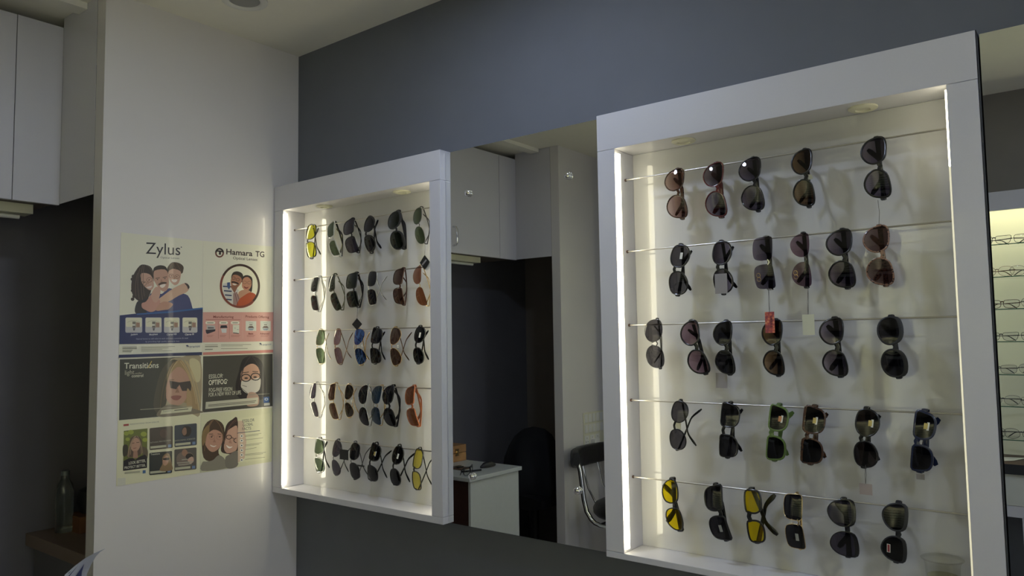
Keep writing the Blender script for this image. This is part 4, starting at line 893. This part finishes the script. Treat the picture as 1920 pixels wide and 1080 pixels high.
# counter and things seen low in the dark alcove behind the posters' panel
tag(box('side_counter', (-.695, -.69, .715), (-.09, -.03, .76), mat('counter_beige', (.20, .15, .11), .5), bevel=.002), 'narrow beige counter in the dark alcove behind the poster panel', 'counter')
tag(box('counter_cabinet', (-.69, -.66, .001), (-.10, -.03, .7145), DARKP), 'dark cabinet under the narrow alcove counter', 'cabinet')
def at_alc(px, py, y): return hit(px, py, 1, y)
b0 = at_alc(120, 985, -.60)
r = empty('water_bottle', (b0.x, -.60, .7605), 'ribbed clear plastic bottle on the dark alcove counter', 'bottle')
PET = mat('clear_pet', (.55, .6, .55), .08, trans=.9)
prof = [(.0, .761), (.028, .762), (.031, .77)] + [(.031 - .002 * (i % 2), .78 + i * .012) for i in range(12)] + [(.026, .935), (.014, .955), (.013, .968)]
keep(MB().lathe(prof, PET, 20, 'z', (b0.x, -.60, 0)).build('bottle_body', None, True), r)
keep(MB().lathe([(.0145, .9685), (.0145, .985), (0, .985)], mat('grey_cap', (.16, .18, .18), .5), 18, 'z', (b0.x, -.60, 0)).build('cap', None, True), r)
b1 = at_alc(150, 985, -.55)
tag(box('carton', (b1.x - .05, -.58, .7605), (b1.x + .07, -.46, .82), mat('brown_card', (.16, .07, .03), .7), bevel=.001), 'brown carton on the dark alcove counter', 'box')
tag(lump('pouch', [(b1.x, -.52, .824), (b1.x + .005, -.52, .86), (b1.x + .01, -.52, .905), (b1.x + .01, -.52, .93)], [.03, .042, .035, .012], BLKM), 'black soft pouch standing on the brown carton', 'pouch')
# ------------------------------------------------------------------ customer chair by the switchboard
r = empty('customer_chair', (.28, -2.2, 0), 'black padded chair with bent chrome tube frame in front of the switchboard', 'chair')
K = lambda o: keep(o, r)
pts = [(.108, -1.975, .767), (.07, -2.02, .762), (.045, -2.10, .760), (.04, -2.2, .760), (.045, -2.30, .760), (.065, -2.38, .762), (.10, -2.42, .765)]
mb = MB(); mb.sweep(pts, (0, 0, 1), .058, .030, LEATH, 12, sc=[.62, .95, 1, 1, 1, .95, .62]); K(mb.build('backrest', None, True))
mb = MB(); mb.lathe([(0, .432), (.14, .432), (.185, .440), (.202, .458), (.203, .485), (.19, .508), (.155, .525), (.09, .532), (0, .534)], LEATH, 32, 'z', (.31, -2.2, 0)); K(mb.build('seat', None, True))
for yy in (-2.005, -2.395):
    mb = MB(); mb.sweep([(.095, yy, .75), (.112, yy, .70), (.122, yy, .62), (.133, yy, .54), (.150, yy, .475), (.18, yy, .435), (.205, yy, .418), (.24, yy, .409), (.34, yy, .407), (.47, yy, .409), (.52, yy, .425)], (0, 1, 0), .0125, .0125, CHROME, 12)
    K(mb.build('frame_tube', None, True))
mb = MB(); mb.sweep([(.50, -2.0, .418), (.50, -2.4, .418)], (0, 0, 1), .0125, .0125, CHROME, 12); mb.sweep([(.24, -2.0, .41), (.24, -2.4, .41)], (0, 0, 1), .0125, .0125, CHROME, 12)
K(mb.build('cross_bar', None, True))
for yy in (-2.12, -2.28): K(MB().sweep([(.055, yy, .71), (.09, yy, .58), (.16, yy, .47), (.24, yy, .436)], (0, 1, 0), .005, .005, CHROME, 8).build('stay', None, True))
K(MB().lathe([(.028, .03), (.028, .36), (.05, .39), (.05, .43)], CHROME, 20, 'z', (.31, -2.2, 0)).build('column', None, True))
K(MB().lathe([(.0, .001), (.21, .001), (.21, .008), (.10, .025), (.03, .04)], CHROME, 32, 'z', (.31, -2.2, 0)).build('base_plate', None, True))
# ------------------------------------------------------------------ switchboard
r = empty('switchboard', (0, -2.34, .9), 'cream modular switchboard with rocker switches and sockets on the wall panel', 'switchboard')
K = lambda o: keep(o, r)
K(box('plate', (.0005, -2.46, .797), (.008, -2.216, 1.000), CREAMP, bevel=.003))
for row in range(2):
    for c in range(5): K(box('switch', (.0082, -2.262 - c * .043 + .004, .940 - row * .062), (.0115, -2.262 - c * .043 + .038, .990 - row * .062), WHITEP, bevel=.0015))
for c in range(3):
    y = -2.252 - c * .06; mb = MB().box((.0082, y - .014, .812), (.0105, y + .030, .862), WHITEP)
    for dy, dz in ((-.002, 0), (.018, 0), (.008, .022)): mb.lathe([(.0028, .0105), (.0028, .0109)], SEAM, 10, 'x', (0, y + dy, .826 + dz))
    K(mb.build('socket'))
tag(box('phone_charger', (.0112, -2.345, .808), (.040, -2.290, .838), WHITEP, bevel=.004), 'white plug-in charger in the switchboard socket', 'charger')
# ------------------------------------------------------------------ eyeglass display opposite
r = empty('shelf_display', (2.3, -2.41, .86), 'tall lit cream display with glass shelves of eyeglasses on the opposite wall', 'display shelf')
K = lambda o: keep(o, r)
X0, X1 = .35, 3.9; CX = 1.2; BACK = mat('display_back_cream', (.76, .75, .58), .5)
K(box('top_board', (X0, -2.609, 2.070), (X1, -2.4235, 2.088), LAM)); K(box('fascia', (X0, -2.423, 2.002), (X1, -2.405, 2.088), LAM, bevel=.001))
for a in (X0, X1 - .05): K(box('side_board', (a, -2.609, .8775), (a + .05, -2.4235, 2.0695), LAM, bevel=.001))
for a in (X0, X1 - .08): K(box('added_stile', (a, -2.423, .8775), (a + .08, -2.405, 2.0015), LAM, bevel=.001))  # unseen stiles added to hide the end strips' glare in glossy panels
K(box('bottom_board', (X0, -2.5995, .8775), (CX, -2.4235, .895), LAM))
K(box('back_panel', (X0 + .0505, -2.609, .8775), (X1 - .0505, -2.600, 2.0695), BACK))
opp = mat('display_led_strip', (1.0, .97, .70), .5, emit=LED_OPP)
K(box('light_strip', (X0 + .055, -2.445, 2.058), (X1 - .055, -2.4255, 2.0695), opp))
for a in (X0 + .0508, X1 - .0548): K(box('light_strip', (a, -2.445, .89), (a + .004, -2.428, 2.05), opp))
for a in (1.55, 2.95):  # unseen dividers with strips, added to light the back panel more evenly
    K(box('added_mullion', (a, -2.423, .8955), (a + .05, -2.405, 2.0015), LAM, bevel=.001))
    K(box('light_strip', (a + .002, -2.436, .90), (a + .048, -2.4235, 2.03), opp))
GLS = lens_mat('shelf_glass', (.95, .98, .96), (.95, .98, .96), .4); GEDGE = mat('glass_edge_green', (.03, .12, .07), .1)
SHZ = (1.851, 1.702, 1.555, 1.407, 1.258, 1.115, .966)
for z in SHZ:
    g = K(MB().box((X0 + .052, -2.598, z - .004), (X1 - .052, -2.4390, z), GLS).build('glass_shelf'))
    e = K(box('shelf_edge', (X0 + .052, -2.4388, z - .004), (X1 - .052, -2.4368, z), GEDGE)); e.parent = g
    e.matrix_parent_inverse = Matrix()
# counter under it
r = empty('display_counter', (2.3, -2.3, 0), 'counter with dark wooden top and white front under the lit shelves', 'counter')
K = lambda o: keep(o, r)
K(box('counter_top', (CX, -2.609, .853), (X1, -2.296, .877), BROWNL, bevel=.002)); K(box('counter_edge', (CX, -2.2955, .834), (X1, -2.2925, .877), SEAM))
K(box('drawer_front', (CX, -2.320, .700), (X1, -2.302, .8525), mat('drawer_white', (.62, .63, .56), .35, coat=.3, noise=.06, nscale=8)))
K(box('rail', (CX, -2.320, .650), (X1, -2.304, .699), LAM))
for x in (2.172, 3.0, CX + .02, X1 - .05): K(box('leg', (x, -2.33, .001), (x + .04, -2.306, .6495), LAM))
K(box('counter_back', (CX, -2.609, .001), (X1, -2.595, .8525), PAINT))
tag(MB().poly([(2.06, -2.47, .8785), (2.10, -2.36, .8785), (2.145, -2.40, .8785), (2.19, -2.52, .8785), (2.12, -2.50, .8785)], PAPERW).build('paper_sheet'), 'torn white paper lying on the dark counter under the lit shelves', 'paper')
# eyeglasses on the glass shelves, open side up, facing the room
rows = [(0, 'wayfarer', 'matt', .002, 1864, 1898), (0, 'rect', 'matt', .002, 1912, 1970), (1, 'round', 'brmetal', .0015, 1854, 1904), (1, 'round', 'matt', .0015, 1918, 1962), (2, 'rect', 'tortoise', .0022, 1862, 1914), (2, 'round', 'matt', .0015, 1935, 1985),
        (3, 'wayfarer', 'matt', .0018, 1862, 1912), (3, 'rect', 'matt', .0018, 1935, 1985), (4, 'rect', 'gun', .0015, 1858, 1909), (4, 'round', 'gun', .0015, 1930, 1980), (5, 'round', 'gun', .0012, 1864, 1916), (5, 'rect', 'matt', .0015, 1935, 1985), (6, 'round', 'gun', .0014, 1838, 1888), (6, 'round', 'matt', .0016, 1893, 1951)]
words = ['top', 'second', 'third', 'fourth', 'fifth', 'sixth', 'lowest']
kinds = {('wayfarer', 'matt'): 'black square browline', ('rect', 'matt'): 'black rectangular', ('round', 'brmetal'): 'bronze round', ('round', 'matt'): 'black round', ('rect', 'tortoise'): 'tortoiseshell rectangular', ('rect', 'gun'): 'dark metal rectangular', ('round', 'gun'): 'dark metal round'}
for i, (sh, st, fr_, rim, xa, xb) in enumerate(rows):
    z = SHZ[sh]; ypx = 458 + sh * 61; a = hit(1920 if 0 else xa, ypx, 1, -2.47, True); b = hit(xb, ypx, 1, -2.47, True)
    L = .137; hh = .040 if st != 'round' else .046
    cx = b.x - L / 2 if (xb - xa) < 60 else (a.x + b.x) / 2
    # u -> -x, v -> z, w -> +y  (the pair faces the room)
    M = Matrix(((-1, 0, 0, cx), (0, 0, 1, -2.455), (0, 1, 0, z + hh / 2 + .0015), (0, 0, 0, 1)))
    if sh == 6: cx = cx
    make_glasses('eyeglasses', M, L, hh, st, FM[fr_], LN['clear'], rim=rim, temple=(84, 78), th_t=.0022, bow=.012, label='%s eyeglasses on the %s glass shelf, %s' % (kinds[(st, fr_)], words[sh], 'reflected nearer the cabinet edge' if i % 2 == 0 else 'reflected at the far right picture edge'), cat='eyeglasses', group='eyeglasses on the glass shelves', thick=.002, tl=.13)
# ------------------------------------------------------------------ plastic cup in the larger cabinet
c0 = hit(1767, 1052, 1, -.0635); CZ = .9068
r = empty('plastic_cup', (c0.x, -.0635, CZ), 'clear disposable cup holding yellowish liquid at the bottom of the larger cabinet', 'cup')
CUPM = lens_mat('clear_cup_plastic', (.84, .84, .80), (.84, .84, .80))
zt = c0.z + .006
rt_, rb_ = .0375, .026
prof = [(0, CZ + .0003), (rb_, CZ + .0003), (rb_ + .002, CZ + .006), (rt_ - .006, zt - .016), (rt_ - .0055, zt - .012), (rt_ - .002, zt - .002), (rt_, zt), (rt_ + .0015, zt - .0008), (rt_ + .0006, zt - .003)]
keep(MB().lathe(prof, CUPM, 36, 'z', (c0.x, -.0635, 0)).build('cup_wall', None, True), r)
keep(MB().lathe([(0, CZ + .0015), (rb_ - .0008, CZ + .0015), (rt_ - .0095, zt - .034), (0, zt - .034)], lens_mat('yellow_liquid', (.80, .79, .52), (.80, .79, .52)), 32, 'z', (c0.x, -.0635, 0)).build('liquid', None, True), r)
# ------------------------------------------------------------------ counter and brochure in the foreground
r = empty('service_counter', (1.1, -1.35, 0), 'low white counter below the lower left corner holding a standing brochure', 'counter')
K = lambda o: keep(o, r)
K(box('counter_top', (.86, -1.40, .74), (1.30, -1.14, .77), LAM, bevel=.002)); K(box('body', (.90, -1.38, .001), (1.26, -1.17, .7395), LAM))
tip = hit(196, 1029, 1, -1.2); A1 = hit(118, 1081, 1, -1.23); B1 = hit(160, 1081, 1, -1.19)
dn = lambda v, z: Vector((v.x - (tip.x - v.x) * .0, v.y, z))
mb = MB(); W0 = Vector((A1.x - .04, -1.26, .7712)); W1 = Vector((B1.x + .02, -1.19, .7712)); nst = 14
L_ = []; R_ = []
for i in range(nst + 1):
    t = i / nst
    if t < .7:
        q = t / .7; l = W0.lerp(A1, q); rr_ = W1.lerp(B1, q)
    else:
        q = (t - .7) / .3; l = A1.lerp(tip, q) + Vector((0, 0, .006 * math.sin(q * math.pi))); rr_ = B1.lerp(tip, q) + Vector((0, 0, .010 * math.sin(q * math.pi)))
    L_.append(l); R_.append(rr_)
PB = mat('brochure_paper', (.50, .53, .62), .35); NV = mat('brochure_ink', (.05, .06, .16), .35); PK = mat('brochure_pink', (.45, .28, .30), .35)
off = Vector((.0006, .0006, 0)); vs = L_ + R_ + [v + off for v in L_] + [v + off for v in R_]; n = nst + 1; fs = []
for i in range(nst):
    fs.append((i, n + i, n + i + 1, i + 1)); fs.append((2 * n + i, 2 * n + i + 1, 3 * n + i + 1, 3 * n + i)); fs.append((i, i + 1, 2 * n + i + 1, 2 * n + i)); fs.append((n + i, 3 * n + i, 3 * n + i + 1, n + i + 1))
mb.add(vs, fs, PB)
def onb(t, s_, lift=-.0009):
    i = min(nst - 1, int(t * nst)); f = t * nst - i; l = L_[i].lerp(L_[i + 1], f); rr_ = R_[i].lerp(R_[i + 1], f); return l.lerp(rr_, s_) + Vector((-lift * .2, lift, 0))
for t0, t1, s0, s1, m in ((.60, .80, .50, .58, NV), (.52, .74, .68, .76, NV), (.55, .72, .30, .36, PK), (.62, .79, .18, .24, NV)):
    mb.add([onb(t0, s0), onb(t0, s1), onb((t0 + t1) / 2, s1), onb(t1, (s0 + s1) / 2), onb((t0 + t1) / 2, s0)], [(0, 1, 2, 3, 4)], m)
for k in range(5):
    t0 = .62 + k * .035; mb.add([onb(t0, .08), onb(t0, .15), onb(t0 + .02, .15), onb(t0 + .02, .08)], [(0, 1, 2, 3)], NV)
tag(mb.build('brochure', None, True), 'curling blue-white printed brochure page pointing up at the lower left corner', 'brochure')
